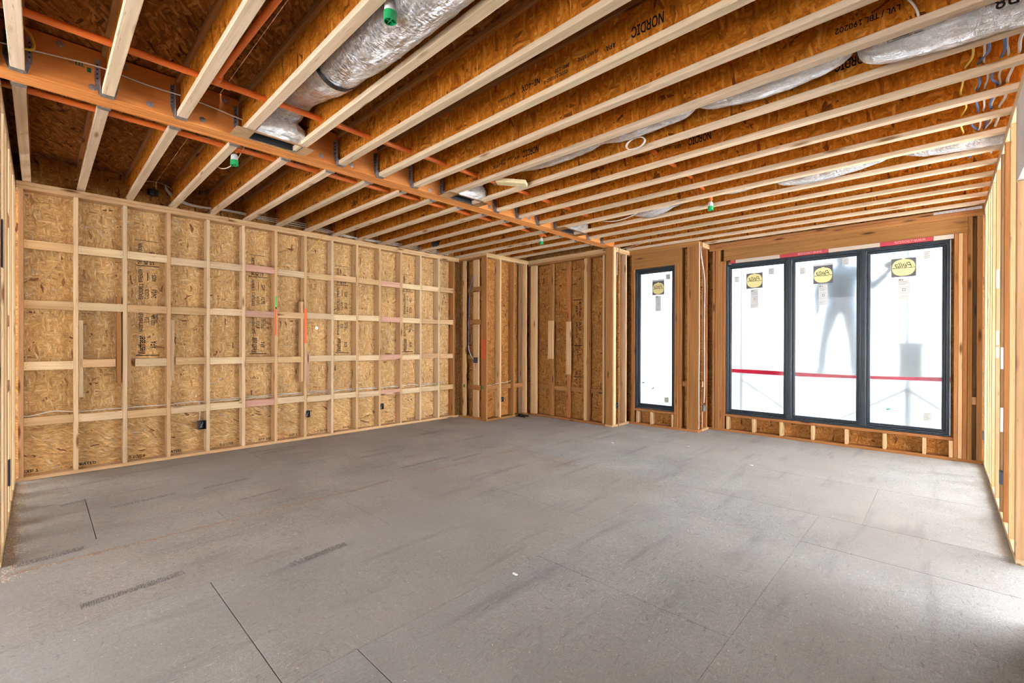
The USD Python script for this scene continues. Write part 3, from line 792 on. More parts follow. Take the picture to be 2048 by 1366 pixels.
# ---- the part of the house behind and beside the camera
wbh = xf('wall_behind', kind='structure')
for k in range(9):
    if k < 2 or k > 7:
        obj(wbh, 'sheathing_panel', cbox(-7.0 + k * 1.18, -5.82 + k * 1.18 - .002, YB, YB + .012, 0, DECK, .001), OSB_BACK)
for x in (-4.6, -2.2, .2, 2.5):
    wbox(wbh, 'post', (x, x + .09, YB + .013, YB + .013 + D, T, H), 'z', 'tan')
obj(wbh, 'house_wrap', (np.array([(-4.65, YB - .01, -.2), (2.5, YB - .01, -.2), (2.5, YB - .01, DECK + .1), (-4.65, YB - .01, DECK + .1)]), np.array([[0, 1, 2], [0, 2, 3]])), SHEET2)
SHEET3 = sheeting('thin_house_wrap', .47, .004)
SHEET4 = sheeting('thick_house_wrap', .13, .004)


def wrap(parent, p, q, mat):
    (x0, y0), (x1, y1) = p, q
    obj(parent, 'house_wrap', (np.array([(x0, y0, -.2), (x1, y1, -.2), (x1, y1, DECK + .1), (x0, y0, DECK + .1)]), np.array([[0, 1, 2], [0, 2, 3]])), mat)


wfl = xf('wall_far_left', kind='structure')
for k in range(2):
    obj(wfl, 'sheathing_panel', cbox(-6.97, -6.955, YB + .02 + k * 1.2, YB + 1.21 + k * 1.2, 0, DECK, .001), OSB_RET)
wrap(wfl, (-6.98, -1.5), (-6.98, -.25), SHEET4)
wsd = xf('wall_side', kind='structure')
for k in (0, 1, 2, 3, 4, 5):
    obj(wsd, 'sheathing_panel', cbox(XE - .013, XE, YB + k * 1.22, YB + 1.218 + k * 1.22, 0, DECK, .001), OSB_RET)
for k in range(5):
    wbox(wsd, 'post', (XE - .014 - D, XE - .014, YB + .2 + k * 2.8, YB + .34 + k * 2.8, 0, H), 'z', 'tan')
wrap(wsd, (XE + .01, 3.4), (XE + .01, YW + D), SHEET3)
wrap(wsd, (.48, YW + D), (XE + .01, YW + D), SHEET3)

# ------------------------------------------------------------------ windows


def frame_rect(x0, x1, z0, z1, w_, y0, y1, c=.003):
    """Four mitre-less bars of a frame as one mesh."""
    return cat_(cbox(x0, x1, y0, y1, z1 - w_, z1, c), cbox(x0, x1, y0, y1, z0, z0 + w_, c), cbox(x0, x0 + w_, y0, y1, z0 + w_, z1 - w_, c), cbox(x1 - w_, x1, y0, y1, z0 + w_, z1 - w_, c))


def window(name, x0, x1, z0, z1, y, cuts):
    w_ = xf(name, kind='structure')
    obj(w_, 'outer_frame', frame_rect(x0, x1, z0, z1, .02, y, y + .13), FRAME)
    edges = [x0 + .02, *cuts, x1 - .02]
    for c in cuts:
        obj(w_, 'mullion', cbox(c - .022, c + .022, y, y + .13, z0 + .02, z1 - .02, .003), FRAME)
    for k, (a, b) in enumerate(zip(edges[:-1], edges[1:])):
        a2, b2 = a + (.022 if k else 0), b - (.022 if k < len(cuts) else 0)
        sash = xf('sash', w_)
        obj(sash, 'jamb_stop', frame_rect(a2 + .0005, b2 - .0005, z0 + .0205, z1 - .0205, .014, y + .018, y + .05), FRAME_HI)
        obj(sash, 'sash_frame', frame_rect(a2 + .014, b2 - .014, z0 + .034, z1 - .034, .030, y + .045, y + .085, .005), FRAME)
        obj(sash, 'glazing_bead', frame_rect(a2 + .043, b2 - .043, z0 + .063, z1 - .063, .011, y + .056, y + .075, .003), FRAME_HI)
        obj(sash, 'pane', cbox(a2 + .045, b2 - .045, y + .066, y + .072, z0 + .066, z1 - .066, .0003), GLASS)
        if b2 - a2 > .5:
            xm = (a2 + b2) / 2 + .12
            obj(sash, 'crank_handle', cat_(cbox(xm - .055, xm + .055, y + .006, y + .03, z0 + .021, z0 + .034, .003), tube([(xm - .035, y + .012, z0 + .036), (xm, y + .0, z0 + .045), (xm + .03, y + .004, z0 + .04)], .006, 8)), FRAME_HI)
        lat = 1.25 if k else 1.0
        obj(sash, 'latch', cbox(b2 - .012, b2 - .002, y + .002, y + .02, z0 + .45, z0 + .53, .002), FRAME_HI)
    return w_


MX0, MX1, MZ0, MZ1, MY = -2.578, .056, .285, 2.718, YW + .03
window('window_1', -3.955, -3.232, .30, 2.72, YS + .02, [])
C1, C2 = -1.682, -.80
window('window_2', MX0, MX1, MZ0, MZ1, MY, [C1, C2])

# ------------------------------------------------------------------ outside: ground, plastic sheets, scaffold, worker
obj('/World', 'ground', cbox(-30, 30, -30, 30, -.75, -.65, .01), GROUND, kind='structure')


def plastic(x0, x1, y, z0, z1, seed):
    nx, nz = 60, 50
    X, Z = np.meshgrid(np.linspace(x0, x1, nx), np.linspace(z0, z1, nz), indexing='ij')
    Yv = y + .02 * (meshkit.fbm(np.stack([X * 2.2, Z * .25, 0 * X + seed], -1), 3, seed) - .5)
    V = np.stack([X, Yv, Z], -1).reshape(-1, 3)
    f = []
    for i in range(nx - 1):
        for j in range(nz - 1):
            a = i * nz + j
            f += [[a, a + nz, a + nz + 1], [a, a + nz + 1, a + 1]]
    return trimesh.Trimesh(V, f, process=False)


YP = 8.10
pl = obj('/World', 'plastic_sheet', plastic(-4.6, 1.6, YP, -.64, 3.35, 3), SHEET, smooth=True, label='large white translucent plastic sheet hung outside the windows, crossed by a red tape line', cat='plastic sheet')
xt = np.linspace(-2.9, 1.2, 60)
zc = .965 + .012 * np.sin(xt * 1.7 + .4)
th = .026 + .006 * np.sin(xt * 2.3)
V = np.vstack([np.stack([xt, np.full(60, YP - .022), zc - th], 1), np.stack([xt, np.full(60, YP - .022), zc + th], 1)])
f = [[i, i + 1, 61 + i] for i in range(59)] + [[i, 61 + i, 60 + i] for i in range(59)]
obj('/World', 'seam_tape', (V, np.array(f)), REDTAPE, label='red tape line running level across the plastic sheet behind the wide window', cat='tape')

sc = xf('scaffold', label='scaffold with poles, cross braces and a work platform, blurred behind the plastic sheet', cat='scaffold')
GALV = plain('scaffold_tube', (.55, .60, .64), .5, .2)
for x in (-2.53, -.367):
    for yy in (8.42, 9.1):
        obj(sc, 'pole', tube([(x, yy, -.65), (x, yy, 3.6)], .024, 12), GALV, smooth=40)
    obj(sc, 'ledger', tube([(x, 8.42, .90), (x, 9.1, .90)], .02, 10), GALV, smooth=40)
for a, b in (((-2.53, 8.40, .82), (-1.45, 8.40, .10)), ((-.367, 8.40, .80), (-1.2, 8.40, .25)), ((-.367, 8.40, .80), (.35, 8.40, .25)), ((-1.45, 8.40, .10), (-2.0, 8.40, .46))):
    obj(sc, 'brace', tube([a, b], .013, 8), GALV, smooth=40)
for k in range(4):
    wbox(sc, 'platform_plank', (-2.7, .55, 8.30 + k * .235, 8.30 + k * .235 + .225, .925, .965), 'x', 'pale')
cr = xf('tool_crate', label='blue-grey tool crate standing on the scaffold platform beside the pole', cat='crate')
CRM = plain('crate_blue', (.42, .64, .80), .5)
obj(cr, 'body', cbox(-.46, -.21, 8.46, 8.72, .966, 1.40, .012), CRM)
obj(cr, 'lid', cbox(-.485, -.185, 8.435, 8.735, 1.40, 1.45, .012), CRM)

# the worker: one continuous body on the platform
def bones(chains, r_len=.02, iters=8):
    parts = []
    for ch in chains:
        for (p, r), (q, s) in zip(ch[:-1], ch[1:]):
            a = m3.Manifold.sphere(r, 20).translate(list(p))
            b = m3.Manifold.sphere(s, 20).translate(list(q))
            parts.append((a + b).hull())
    M = parts[0]
    for p in parts[1:]:
        M = M + p
    M = M.refine_to_length(r_len)
    me = M.to_mesh()
    t = trimesh.Trimesh(me.vert_properties[:, :3], me.tri_verts, process=True)
    trimesh.smoothing.filter_taubin(t, iterations=iters)
    return t


px, py, pz = -1.14, 8.55, .97
S = lambda x, y_, z: (px + x * 1.12, py + y_, pz + z * 1.10)
body = bones([
    [(S(-.22, -.02, .09), .055), (S(-.19, .0, .47), .062), (S(-.10, .0, .88), .095)],          # leg
    [(S(-.22, -.02, .05), .045), (S(-.235, -.17, .03), .035)],                                   # shoe
    [(S(.15, .0, .09), .055), (S(.13, .0, .47), .062), (S(.085, .0, .88), .095)],
    [(S(.15, .0, .05), .045), (S(.165, -.16, .03), .035)],
    [(S(-.08, .0, .93), .105), (S(.08, .0, .93), .105)],
    [(S(-.05, .0, .95), .12), (S(-.05, .0, 1.15), .125), (S(-.06, .0, 1.36), .13)], [(S(.05, .0, .95), .12), (S(.05, .0, 1.15), .125), (S(.06, .0, 1.36), .13)],
    [(S(-.15, .0, 1.42), .075), (S(.15, .0, 1.42), .075)], [(S(0, 0, 1.36), .12), (S(0, 0, 1.45), .08), (S(0, -.01, 1.53), .052)],
    [(S(-.19, .0, 1.40), .062), (S(-.27, -.03, 1.14), .047), (S(-.25, -.16, .93), .036)],       # arm down
    [(S(.19, .0, 1.40), .062), (S(.34, -.08, 1.18), .047), (S(.47, -.20, 1.30), .036)],         # arm raised to the right
], .022, 6)
wk = xf('person', label='person in blue work clothes standing on the scaffold, blurred behind the plastic sheet', cat='person')
# head with face, ears
hd = bones([[(S(0, -.01, 1.60), .075), (S(0, -.012, 1.68), .092)], [(S(0, -.05, 1.585), .05), (S(0, -.055, 1.57), .045)],
            [(S(0, -.105, 1.635), .016), (S(0, -.115, 1.622), .017)], [(S(-.09, .0, 1.64), .018), (S(-.09, .005, 1.67), .018)], [(S(.09, .0, 1.64), .018), (S(.09, .005, 1.67), .018)],
            [(S(0, .0, 1.50), .05), (S(0, -.005, 1.60), .055)]], .012, 4)


def hand(base, d, up, curl):
    d, up = np.array(d, float), np.array(up, float)
    d /= np.linalg.norm(d)
    side = np.cross(d, up)
    side /= np.linalg.norm(side)
    nrm = np.cross(side, d)
    b = np.array(base)
    ch = [[(b, .026), (b + d * .05, .028)], [(b + d * .08 - side * .028, .013), (b + d * .08 + side * .028, .013)], [(b + d * .03 - side * .02, .018), (b + d * .08 - side * .026, .012)], [(b + d * .03 + side * .02, .018), (b + d * .08 + side * .026, .012)]]
    for i, ln in enumerate((.062, .072, .068, .052)):
        o = b + d * .085 + side * (-.03 + .02 * i)
        p1 = o + d * ln * .5 - nrm * ln * .25 * curl
        p2 = p1 + d * ln * .25 - nrm * ln * .45 * curl
        ch.append([(o, .0088), (p1, .0082), (p2, .0072)])
    o = b + d * .03 - side * .03
    ch.append([(o, .011), (o + d * .03 - side * .026, .0095), (o + d * .06 - side * .024 - nrm * .012, .0085)])
    return bones(ch, .006, 3)


h1 = hand(S(-.25, -.17, .92), (0, -.25, -1), (1, 0, 0), 1)
h2 = hand(S(.475, -.21, 1.305), (.5, -.35, .8), (1, 0, 0), 1.2)
SKIN = plain('skin', (.5, .32, .24), .5)
obj(wk, 'body', body, plain('blue_work_clothes', (.28, .62, 1.0), .8), smooth=True)
obj(wk, 'head', hd, SKIN, smooth=True)
obj(wk, 'hand', h1, SKIN, smooth=True)
obj(wk, 'hand', h2, SKIN, smooth=True)
for s in (-1, 1):
    obj(wk, 'eye', trimesh.creation.icosphere(2, .011).apply_translation(S(s * .033, -.098, 1.66)), BLACK, smooth=True)
obj(wk, 'mouth', tube([S(-.024, -.095, 1.588), S(0, -.102, 1.586), S(.024, -.095, 1.588)], .005, 6), plain('lips', (.35, .12, .1), .5), smooth=True)
hat = lathe([(0, .115), (.05, .108), (.085, .075), (.102, .02), (.105, 0), (.13, -.004), (.13, -.012), (.10, -.010), (.098, .015), (.08, .07), (0, .105)], S(0, -.008, 1.70), 28)
obj(wk, 'hard_hat', hat, plain('white_hat', (.8, .8, .78), .35), smooth=40)
dr = xf('drill', label='dark blurred hand tool held up by the person behind the plastic sheet', cat='tool')
hx = np.array(S(.52, -.245, 1.40))
obj(dr, 'motor_body', tube([hx + [-.05, -.01, .02], hx + [.02, -.02, .05], hx + [.10, -.03, .075]], [.034, .04, .03], 14), BOXGREY, smooth=40)
obj(dr, 'chuck', tube([hx + [.10, -.03, .075], hx + [.15, -.035, .09]], [.02, .012], 12), HANGER, smooth=40)
obj(dr, 'grip', tube([hx + [0, -.015, .04], hx + [.012, -.008, -.07]], .018, 10), BLACK, smooth=40)

# ------------------------------------------------------------------ labels stuck on the panes


def pane_labels(cx, cz, y, w_, h_, tall, who, order):
    """The maker's label seen from behind: script mirrored in a yellow oval on a dark card."""
    d = xf('window_label', label=f'dark card with mirrored script on a yellow oval, {who}', cat='label', group='maker labels on the panes')
    obj(d, 'card', cbox(cx - w_ / 2, cx + w_ / 2, y - .0012, y - .0004, cz - h_ / 2, cz + h_ / 2 + (.045 if tall else 0), .0002), LABELK)
    n_ = 40
    ang = np.linspace(0, 2 * math.pi, n_, endpoint=False)
    # a rounded, squarish oval
    ex = np.sign(np.cos(ang)) * np.abs(np.cos(ang)) ** .8 * w_ * .47
    ez = np.sign(np.sin(ang)) * np.abs(np.sin(ang)) ** .8 * h_ * .45
    V = np.vstack([[cx, y - .0016, cz], np.stack([cx + ex, np.full(n_, y - .0016), cz + ez], 1)])
    obj(d, 'oval', (V, np.array([[0, 1 + (i + 1) % n_, 1 + i] for i in range(n_)])), LABELY)
    obj(d, 'oval_tab', cbox(cx - w_ * .07, cx + w_ * .07, y - .0018, y - .0013, cz + h_ * .42, cz + h_ * .49, .0001), LABELY)
    s = meshkit.text_mesh('Pella', h_ * .26, .0004)
    wd = s.vertices[:, 0].max()
    k = w_ * .72 / wd
    obj(d, 'script', text('Pella', h_ * .26, (cx + w_ * .36, y - .0018, cz + h_ * .01), (-1, 0, 0), (0, 0, 1), .0004, False, .35, k * .92), INK)
    obj(d, 'underline', cbox(cx - w_ * .45, cx + w_ * .47, y - .0020, y - .0015, cz - h_ * .035, cz - h_ * .010, .0001), INK)
    if tall:
        obj(d, 'card_header', cbox(cx - w_ / 2, cx + w_ / 2, y - .0018, y - .0013, cz + h_ / 2 + .018, cz + h_ / 2 + .045, .0001), LABELG)
    r = xf('rating_label', label=f'grey printed paper label below the yellow oval on {who}', cat='label', group='rating labels on the panes')
    lw, lh = w_ * .45, h_ * 1.22
    top = cz - h_ / 2 - .018
    obj(r, 'paper', cbox(cx - lw / 2, cx + lw / 2, y - .0012, y - .0004, top - lh, top, .0002), LABELG)
    bars = []
    for i, (a, b, z_, t_) in enumerate(((.08, .30, .04, .07), (.36, .48, .05, .06), (.05, .85, .16, .012), (.05, .92, .22, .012), (.1, .7, .27, .012), (.05, .95, .40, .006), (.4, .68, .46, .02), (.4, .68, .56, .02), (.4, .45, .46, .12), (.63, .68, .46, .12), (.05, .95, .66, .006), (.08, .9, .82, .008), (.08, .6, .88, .008))):
        bars.append(cbox(cx - lw / 2 + a * lw, cx - lw / 2 + b * lw, y - .0016, y - .0012, top - (z_ + t_) * lh, top - z_ * lh, .0001))
    obj(r, 'print', cat_(*bars), plain('grey_print', (.2, .21, .2), .7))


def sticker(x, z, y, s, label):
    d = xf('paper_sticker', label=label, cat='sticker', group='grey stickers on the panes')
    obj(d, 'paper', cbox(x - s / 2, x + s / 2, y - .0012, y - .0004, z - s * .62, z + s * .62, .0002), LABELG)
    obj(d, 'print', cat_(*[cbox(x - s * .38, x + s * (.3 - .1 * (i % 3)), y - .0015, y - .0012, z + s * (.42 - .22 * i), z + s * (.5 - .22 * i), .0001) for i in range(5)]), plain('grey_print2', (.3, .31, .3), .7))


YG1, YG2 = YS + .02 + .066, MY + .066
pane_labels(-3.555, 2.375, YG1, .215, .215, True, 'the narrow window', 0)
pane_labels(-2.17, 2.425, YG2, .235, .24, False, 'the left pane of the wide window', 1)
pane_labels(-1.265, 2.42, YG2, .235, .24, True, 'the middle pane of the wide window', 2)
pane_labels(-.385, 2.43, YG2, .245, .24, False, 'the right pane of the wide window', 3)
for x, z, y, s, lb in ((-3.38, 2.56, YG1, .07, 'small grey square sticker near the top of the narrow window'), (-3.40, .47, YG1, .07, 'small grey sticker near the bottom of the narrow window'),
                       (-2.43, 2.47, YG2, .07, 'small grey sticker at the upper left of the left wide-window pane'), (-1.93, 2.55, YG2, .075, 'small grey sticker at the upper right of the left wide-window pane'),
                       (-1.515, 2.51, YG2, .075, 'small grey sticker at the upper left of the middle wide-window pane'), (-1.0, 2.585, YG2, .075, 'small grey sticker at the upper right of the middle wide-window pane'),
                       (-.155, 2.565, YG2, .08, 'small grey sticker at the upper right of the right wide-window pane'), (-.15, .50, YG2, .08, 'small grey sticker at the lower right of the right wide-window pane')):
    sticker(x, z, y, s, lb)
for x, z, y, r, lb in ((-3.83, .74, YG1, .0, 'small green tape scrap on the narrow window, left of the other'), (-3.65, .65, YG1, .5, 'tilted green tape scrap on the narrow window, right of the other'), (-.53, .56, YG2, .2, 'teal tape scrap low on the right wide-window pane')):
    m = cbox(-.022, .022, -.0012, -.0004, -.009, .009, .0002)
    m.apply_transform(trimesh.transformations.rotation_matrix(-r, [0, 1, 0]))
    m.apply_translation((x, y, z))
    obj('/World', 'tape_scrap', m, TEALT if x > -1 else plain('green_tape', (.25, .42, .33), .6), label=lb, cat='tape')

# ------------------------------------------------------------------ sprinkler pipes and heads
PX_R, PZ_R, PX_L, PZ_L = -3.53, 3.175, -4.53, 3.145
g = 'orange sprinkler pipes under the ceiling'
pr_ = xf('sprinkler_pipe', label='orange plastic sprinkler pipe through the joists right of the beam', cat='pipe')
obj(pr_, 'pipe', tube([(PX_R, y, PZ_R) for y in np.linspace(-3.6, 5.5, 40)], .0215, 16), ORANGE, smooth=40)
obj(pr_, 'tee', cat_(tube([(PX_R, .72, PZ_R), (PX_R, .90, PZ_R)], .028, 16), tube([(PX_R, .81, PZ_R), (PX_R + .09, .81, PZ_R)], .028, 16)), ORANGE, smooth=40)
obj(pr_, 'branch', tube([(PX_R + .02, .81, PZ_R), (-2.7, .83, PZ_R), (-2.06, .85, PZ_R), (-2.02, .865, PZ_R), (-1.992, .90, PZ_R), (-1.985, .95, PZ_R), (-1.985, 1.15, PZ_R), (-1.985, 1.182, PZ_R - .006), (-1.985, 1.197, PZ_R - .03), (-1.985, 1.197, 3.09)], .0185, 14), ORANGE, smooth=40)
obj(pr_, 'branch', tube([(-1.98, 5.30, 3.165), (-1.98, 5.39, 3.16), (-1.98, 5.42, 3.145), (-1.98, 5.43, 3.11)], .0185, 14), ORANGE, smooth=40)
obj(pr_, 'branch', tube([(-1.94, 3.9, 3.19), (-1.94, 4.75, 3.19), (-1.965, 5.1, 3.175), (-1.98, 5.31, 3.165)], .0185, 14), ORANGE, smooth=40)
pl_ = xf('sprinkler_pipe', label='orange plastic sprinkler pipe through the joists left of the beam', cat='pipe')
obj(pl_, 'pipe', tube([(PX_L - .012 * max(0, y), y, PZ_L) for y in np.linspace(-3.6, 5.6, 40)], .0215, 16), ORANGE, smooth=40)
for y in (1.19, 5.47):
    obj(pl_, 'tee', tube([(PX_L - .012 * y, y - .06, PZ_L), (PX_L - .012 * y, y + .06, PZ_L)], .028, 16), ORANGE, smooth=40)


def sprinkler(x, y, ztop, zc_, lb):
    s = xf('fire_sprinkler', label=lb, cat='sprinkler', group='green-capped sprinklers under the ceiling')
    obj(s, 'fitting', lathe([(0, ztop), (.021, ztop), (.021, zc_ + .075), (.024, zc_ + .07), (.024, zc_ + .052), (0, zc_ + .052)], (x, y, 0), 20), ORANGE, smooth=40)
    obj(s, 'brass_thread', lathe([(0, zc_ + .053), (.014, zc_ + .053), (.014, zc_ + .03), (0, zc_ + .03)], (x, y, 0), 16), BRASS, smooth=40)
    obj(s, 'cup', lathe([(0, zc_ + .034), (.02, zc_ + .034), (.026, zc_ + .024), (.029, zc_ - .02), (0, zc_ - .02)], (x, y, 0), 24), GREYCUP, smooth=40)
    cap = lathe([(.029, zc_ - .02), (.0315, zc_ - .018), (.031, zc_ - .062), (.027, zc_ - .064), (.026, zc_ - .045), (0, zc_ - .044), (0, zc_ - .02)], (x, y, 0), 24)
    sp = [cbox(x - .026, x + .026, y - .0015, y + .0015, zc_ - .06, zc_ - .044, .0004), cbox(x - .0015, x + .0015, y - .026, y + .026, zc_ - .06, zc_ - .044, .0004)]
    obj(s, 'green_cap', cat_(cap, *sp), GREEN, smooth=40)


sprinkler(-1.985, 1.197, 3.15, 3.075, 'sprinkler head with green cap nearest the camera, hanging before the foil duct')
sprinkler(PX_L - .012 * 1.19, 1.19, 3.145, 3.055, 'sprinkler head with green cap left of the beam, near its front half')
sprinkler(PX_L - .012 * 5.47, 5.47, 3.145, 3.05, 'sprinkler head with green cap left of the beam, near the far recess')
sprinkler(-1.98, 5.43, 3.15, 3.05, 'sprinkler head with green cap before the farthest foil duct, right of the beam')

# ------------------------------------------------------------------ insulated ducts and their boots


def duct(xs_, ys_, zs_, rs_, seed, name_label, straps=(), flat=1.0, group='foil-wrapped ducts between the joists'):
    d = xf('foil_duct', label=name_label, cat='duct', group=group)
    from scipy.interpolate import PchipInterpolator
    t = np.linspace(0, 1, len(xs_))
    tt = np.linspace(0, 1, 260)
    X, Y_, Z, R, Fl = (PchipInterpolator(t, v)(tt) for v in (xs_, ys_, zs_, rs_, np.broadcast_to(flat, len(xs_))))
    n_ = 56
    P = np.stack([X, Y_, Z], 1)
    Tg = np.gradient(P, axis=0)
    Tg /= np.linalg.norm(Tg, axis=1)[:, None]
    side = np.cross(Tg, [0, 0, 1.0])
    side /= np.linalg.norm(side, axis=1)[:, None]
    up = np.cross(side, Tg)
    w_ = np.linspace(0, 2 * math.pi, n_, endpoint=False)
    q = np.stack([np.repeat(X[:, None], n_, 1) * 16, np.cos(w_)[None] * 2.2 + 0 * X[:, None], np.sin(w_)[None] * 2.2 + 0 * X[:, None]], -1)
    q2 = np.stack([np.repeat(X[:, None], n_, 1) * 34, np.cos(w_)[None] * 5 + X[:, None] * 8, np.sin(w_)[None] * 5 - X[:, None] * 5], -1)
    rr = R[:, None] * (1 + .10 * (meshkit.fbm(q, 3, seed) - .5)) + .010 * (meshkit.fbm(q2, 2, seed + 5) - .5)
    V = P[:, None] + rr[..., None] * (np.cos(w_)[None, :, None] * side[:, None] * 1.0 + np.sin(w_)[None, :, None] * up[:, None] * Fl[:, None, None])
    V = V.reshape(-1, 3)
    f = []
    for i in range(len(tt) - 1):
        for j in range(n_):
            a, b = i * n_ + j, i * n_ + (j + 1) % n_
            f += [[a, b, b + n_], [a, b + n_, a + n_]]
    V = np.vstack([V, P[0], P[-1]])
    e = (len(tt) - 1) * n_
    for j in range(n_):
        f += [[len(V) - 2, (j + 1) % n_, j], [len(V) - 1, e + j, e + (j + 1) % n_]]
    obj(d, 'jacket', trimesh.Trimesh(V, f, process=False), FOIL, smooth=True)
    for s in straps:
        i = int(np.argmin(np.abs(X - s)))
        pts = [P[i] + (R[i] * .99 + .006) * (math.cos(a) * side[i] + math.sin(a) * Fl[i] * up[i]) for a in np.linspace(-math.pi, math.pi, 33)]
        ring = []
        for o in (-.022, 0, .022):
            ring += [p + Tg[i] * o for p in pts]
        ff = []
        for r_ in range(2):
            for j in range(32):
                a = r_ * 33 + j
                ff += [[a, a + 1, a + 34], [a, a + 34, a + 33]]
        obj(d, 'strap', (np.array(ring), np.array(ff)), BLACK)
    return d, X, P, R


duct([-3.90, -3.72, -3.53, -3.25, -2.9, -2.7, -2.4, -1.6, 0, 2, 3.4], [1.33] * 11, [3.22, 3.26, 3.286, 3.262, 3.22, 3.21, 3.20, 3.19, 3.2, 3.2, 3.2], [.13, .14, .148, .155, .152, .148, .165, .165, .165, .16, .16], 1,
     'thick foil-wrapped duct nearest the camera, with a black strap, between joists above the first boot', straps=(-2.83,), flat=[.75, .66, .55, .68, .95, 1, 1, 1, 1, 1, 1])
d2, *_ = duct([-3.86, -3.68, -3.50, -2.7, -2.3, -2.15, -1.9, -1.45, -1.34, -1.2, -.8, -.5, -.37, -.25, 0, .5, 1.5, 3.4], [3.36] * 18,
     [3.17, 3.25, 3.287, 3.22, 3.22, 3.23, 3.215, 3.225, 3.25, 3.225, 3.20, 3.22, 3.255, 3.195, 3.185, 3.18, 3.19, 3.2],
     [.05, .075, .074, .10, .09, .075, .10, .095, .07, .10, .115, .10, .055, .145, .16, .165, .165, .16], 2, 'long sagging foil duct through the middle joist bay, ending at the middle boot')
d3, *_ = duct([-3.86, -3.68, -3.50, -3.1, -2.7, -2.35, -2.0, -1.7, -1.3, -1.2, -.9, -.4, -.33, -.2, 0, .4, 1.5, 3.4], [5.40] * 18,
     [3.17, 3.25, 3.287, 3.225, 3.165, 3.2, 3.225, 3.21, 3.225, 3.20, 3.185, 3.215, 3.245, 3.21, 3.195, 3.19, 3.2, 3.2],
     [.05, .078, .074, .07, .12, .075, .07, .09, .075, .11, .125, .085, .05, .10, .12, .13, .13, .13], 3, 'farthest foil duct near the window wall, ending at the boot beside the post')
# straps and printing on the second duct
obj(d2, 'strap', cbox(-.395, -.345, 3.22, 3.50, 3.194, 3.1975, .0005), BLACK)
for s, h, x, z, yy in (('R8', .075, .33, 3.155, 3.217), ('R8', .05, .26, 3.10, 3.23)):
    obj(d2, 'printed_text', text(s, h, (x, yy - .028, z), (-1, 0, 0), (0, .35, -.93), bold=True), INK)
for k, (x0, x1) in enumerate(((.02, .16), (-.12, .01), (-.23, -.13))):
    fr_ = []
    for (a, b, c, d_) in ((x0, x1, 3.125, 3.128), (x0, x1, 3.085, 3.088), (x0, x0 + .003, 3.085, 3.128), (x1 - .003, x1, 3.085, 3.128), (x0 + .01, x1 - .02, 3.112, 3.117), (x0 + .01, x1 - .03, 3.10, 3.105), (x0 + .02, x1 - .01, 3.092, 3.096)):
        fr_.append(cbox(a, b, 3.2135 + (3.13 - c) * .5, 3.215 + (3.13 - c) * .5, c, d_, .0002))
    obj(d2, 'printed_panel', cat_(*fr_), INKSOFT)


def boot(y0, y1, lb):
    b = xf('register_boot', label=lb, cat='duct boot', group='duct boots along the beam')
    z = H - .004
    xa, xb_ = BX1 + .045, BX1 + .19
    # a bright flange plate lying across the joist bottoms with a dark slot
    ys0, ys1 = y0 + .13, y1 - .09
    fl = [cbox(BX1 + .012, BX1 + .22, y0, ys0, z - .002, z, .0004), cbox(BX1 + .012, BX1 + .20, ys1, y1, z - .002, z, .0004),
          cbox(xb_, xb_ + .03, ys0, ys1, z - .002, z + .03, .0004), cbox(BX1 + .02, xa, ys0, ys1, z - .002, z, .0004)]
    obj(b, 'flange', cat_(*fl), plain('bright_steel', (.82, .81, .79), .2, 1.0, noise=(25, .15)))
    obj(b, 'throat', cat_(cbox(xa, xa + .002, ys0, ys1, z, z + .11, .0004), cbox(xb_ - .002, xb_, ys0, ys1, z, z + .11, .0004), cbox(xa, xb_, ys0, ys0 + .002, z, z + .11, .0004), cbox(xa, xb_, ys1 - .002, ys1, z, z + .11, .0004), cbox(xa, xb_, ys0, ys1, z + .11, z + .112, .0004)), plain('boot_inside', (.05, .055, .06), .4, .5))
    nb = m3.Manifold.cube([.10, ys1 - ys0 - .04, .06], True).translate([xb_ + .05, (ys0 + ys1) / 2, z + .06]) + m3.Manifold.sphere(.06, 20).translate([xb_ + .13, (ys0 + ys1) / 2, z + .09])
    nb = nb.hull().refine_to_length(.02)
    me = nb.to_mesh()
    t = trimesh.Trimesh(me.vert_properties[:, :3], me.tri_verts)
    nn = meshkit.fbm(t.vertices * 22, 3, 4) - .5
    t.vertices = t.vertices + t.vertex_normals * nn[:, None] * .012
    obj(b, 'foil_collar', t, FOIL, smooth=True)


boot(1.03, 1.62, 'bright metal duct boot on the beam nearest the camera')
boot(3.07, 3.66, 'bright metal duct boot in the middle of the beam')
boot(5.10, 5.70, 'bright metal duct boot at the far end of the beam')

# foam scrap and pipe clamp above the middle duct
fm = cbox(-.16, .16, -.06, .06, -.02, .02, .004)
fm.apply_transform(trimesh.transformations.rotation_matrix(.55, [0, 0, 1]) @ trimesh.transformations.rotation_matrix(.15, [0, 1, 0]))
fm.apply_translation((-3.24, 3.375, 3.09))
obj('/World', 'foam_board', fm, FOAM, label='yellow foam board scrap wedged under the foil duct in the joist bay', cat='foam board')
cl = xf('pipe_clamp', label='grey metal clamp around the orange pipe beside the foam scrap', cat='clamp')
obj(cl, 'band', tube([(PX_R + .03 * math.cos(a), 3.42, PZ_R + .03 * math.sin(a)) for a in np.linspace(0, 2 * math.pi, 20)], .006, 6), STEEL, smooth=40)
obj(cl, 'hanger_rod', tube([(PX_R, 3.42, PZ_R + .03), (PX_R, 3.42, DECK - .001)], .005, 8), STEEL, smooth=40)

# ------------------------------------------------------------------ electric boxes


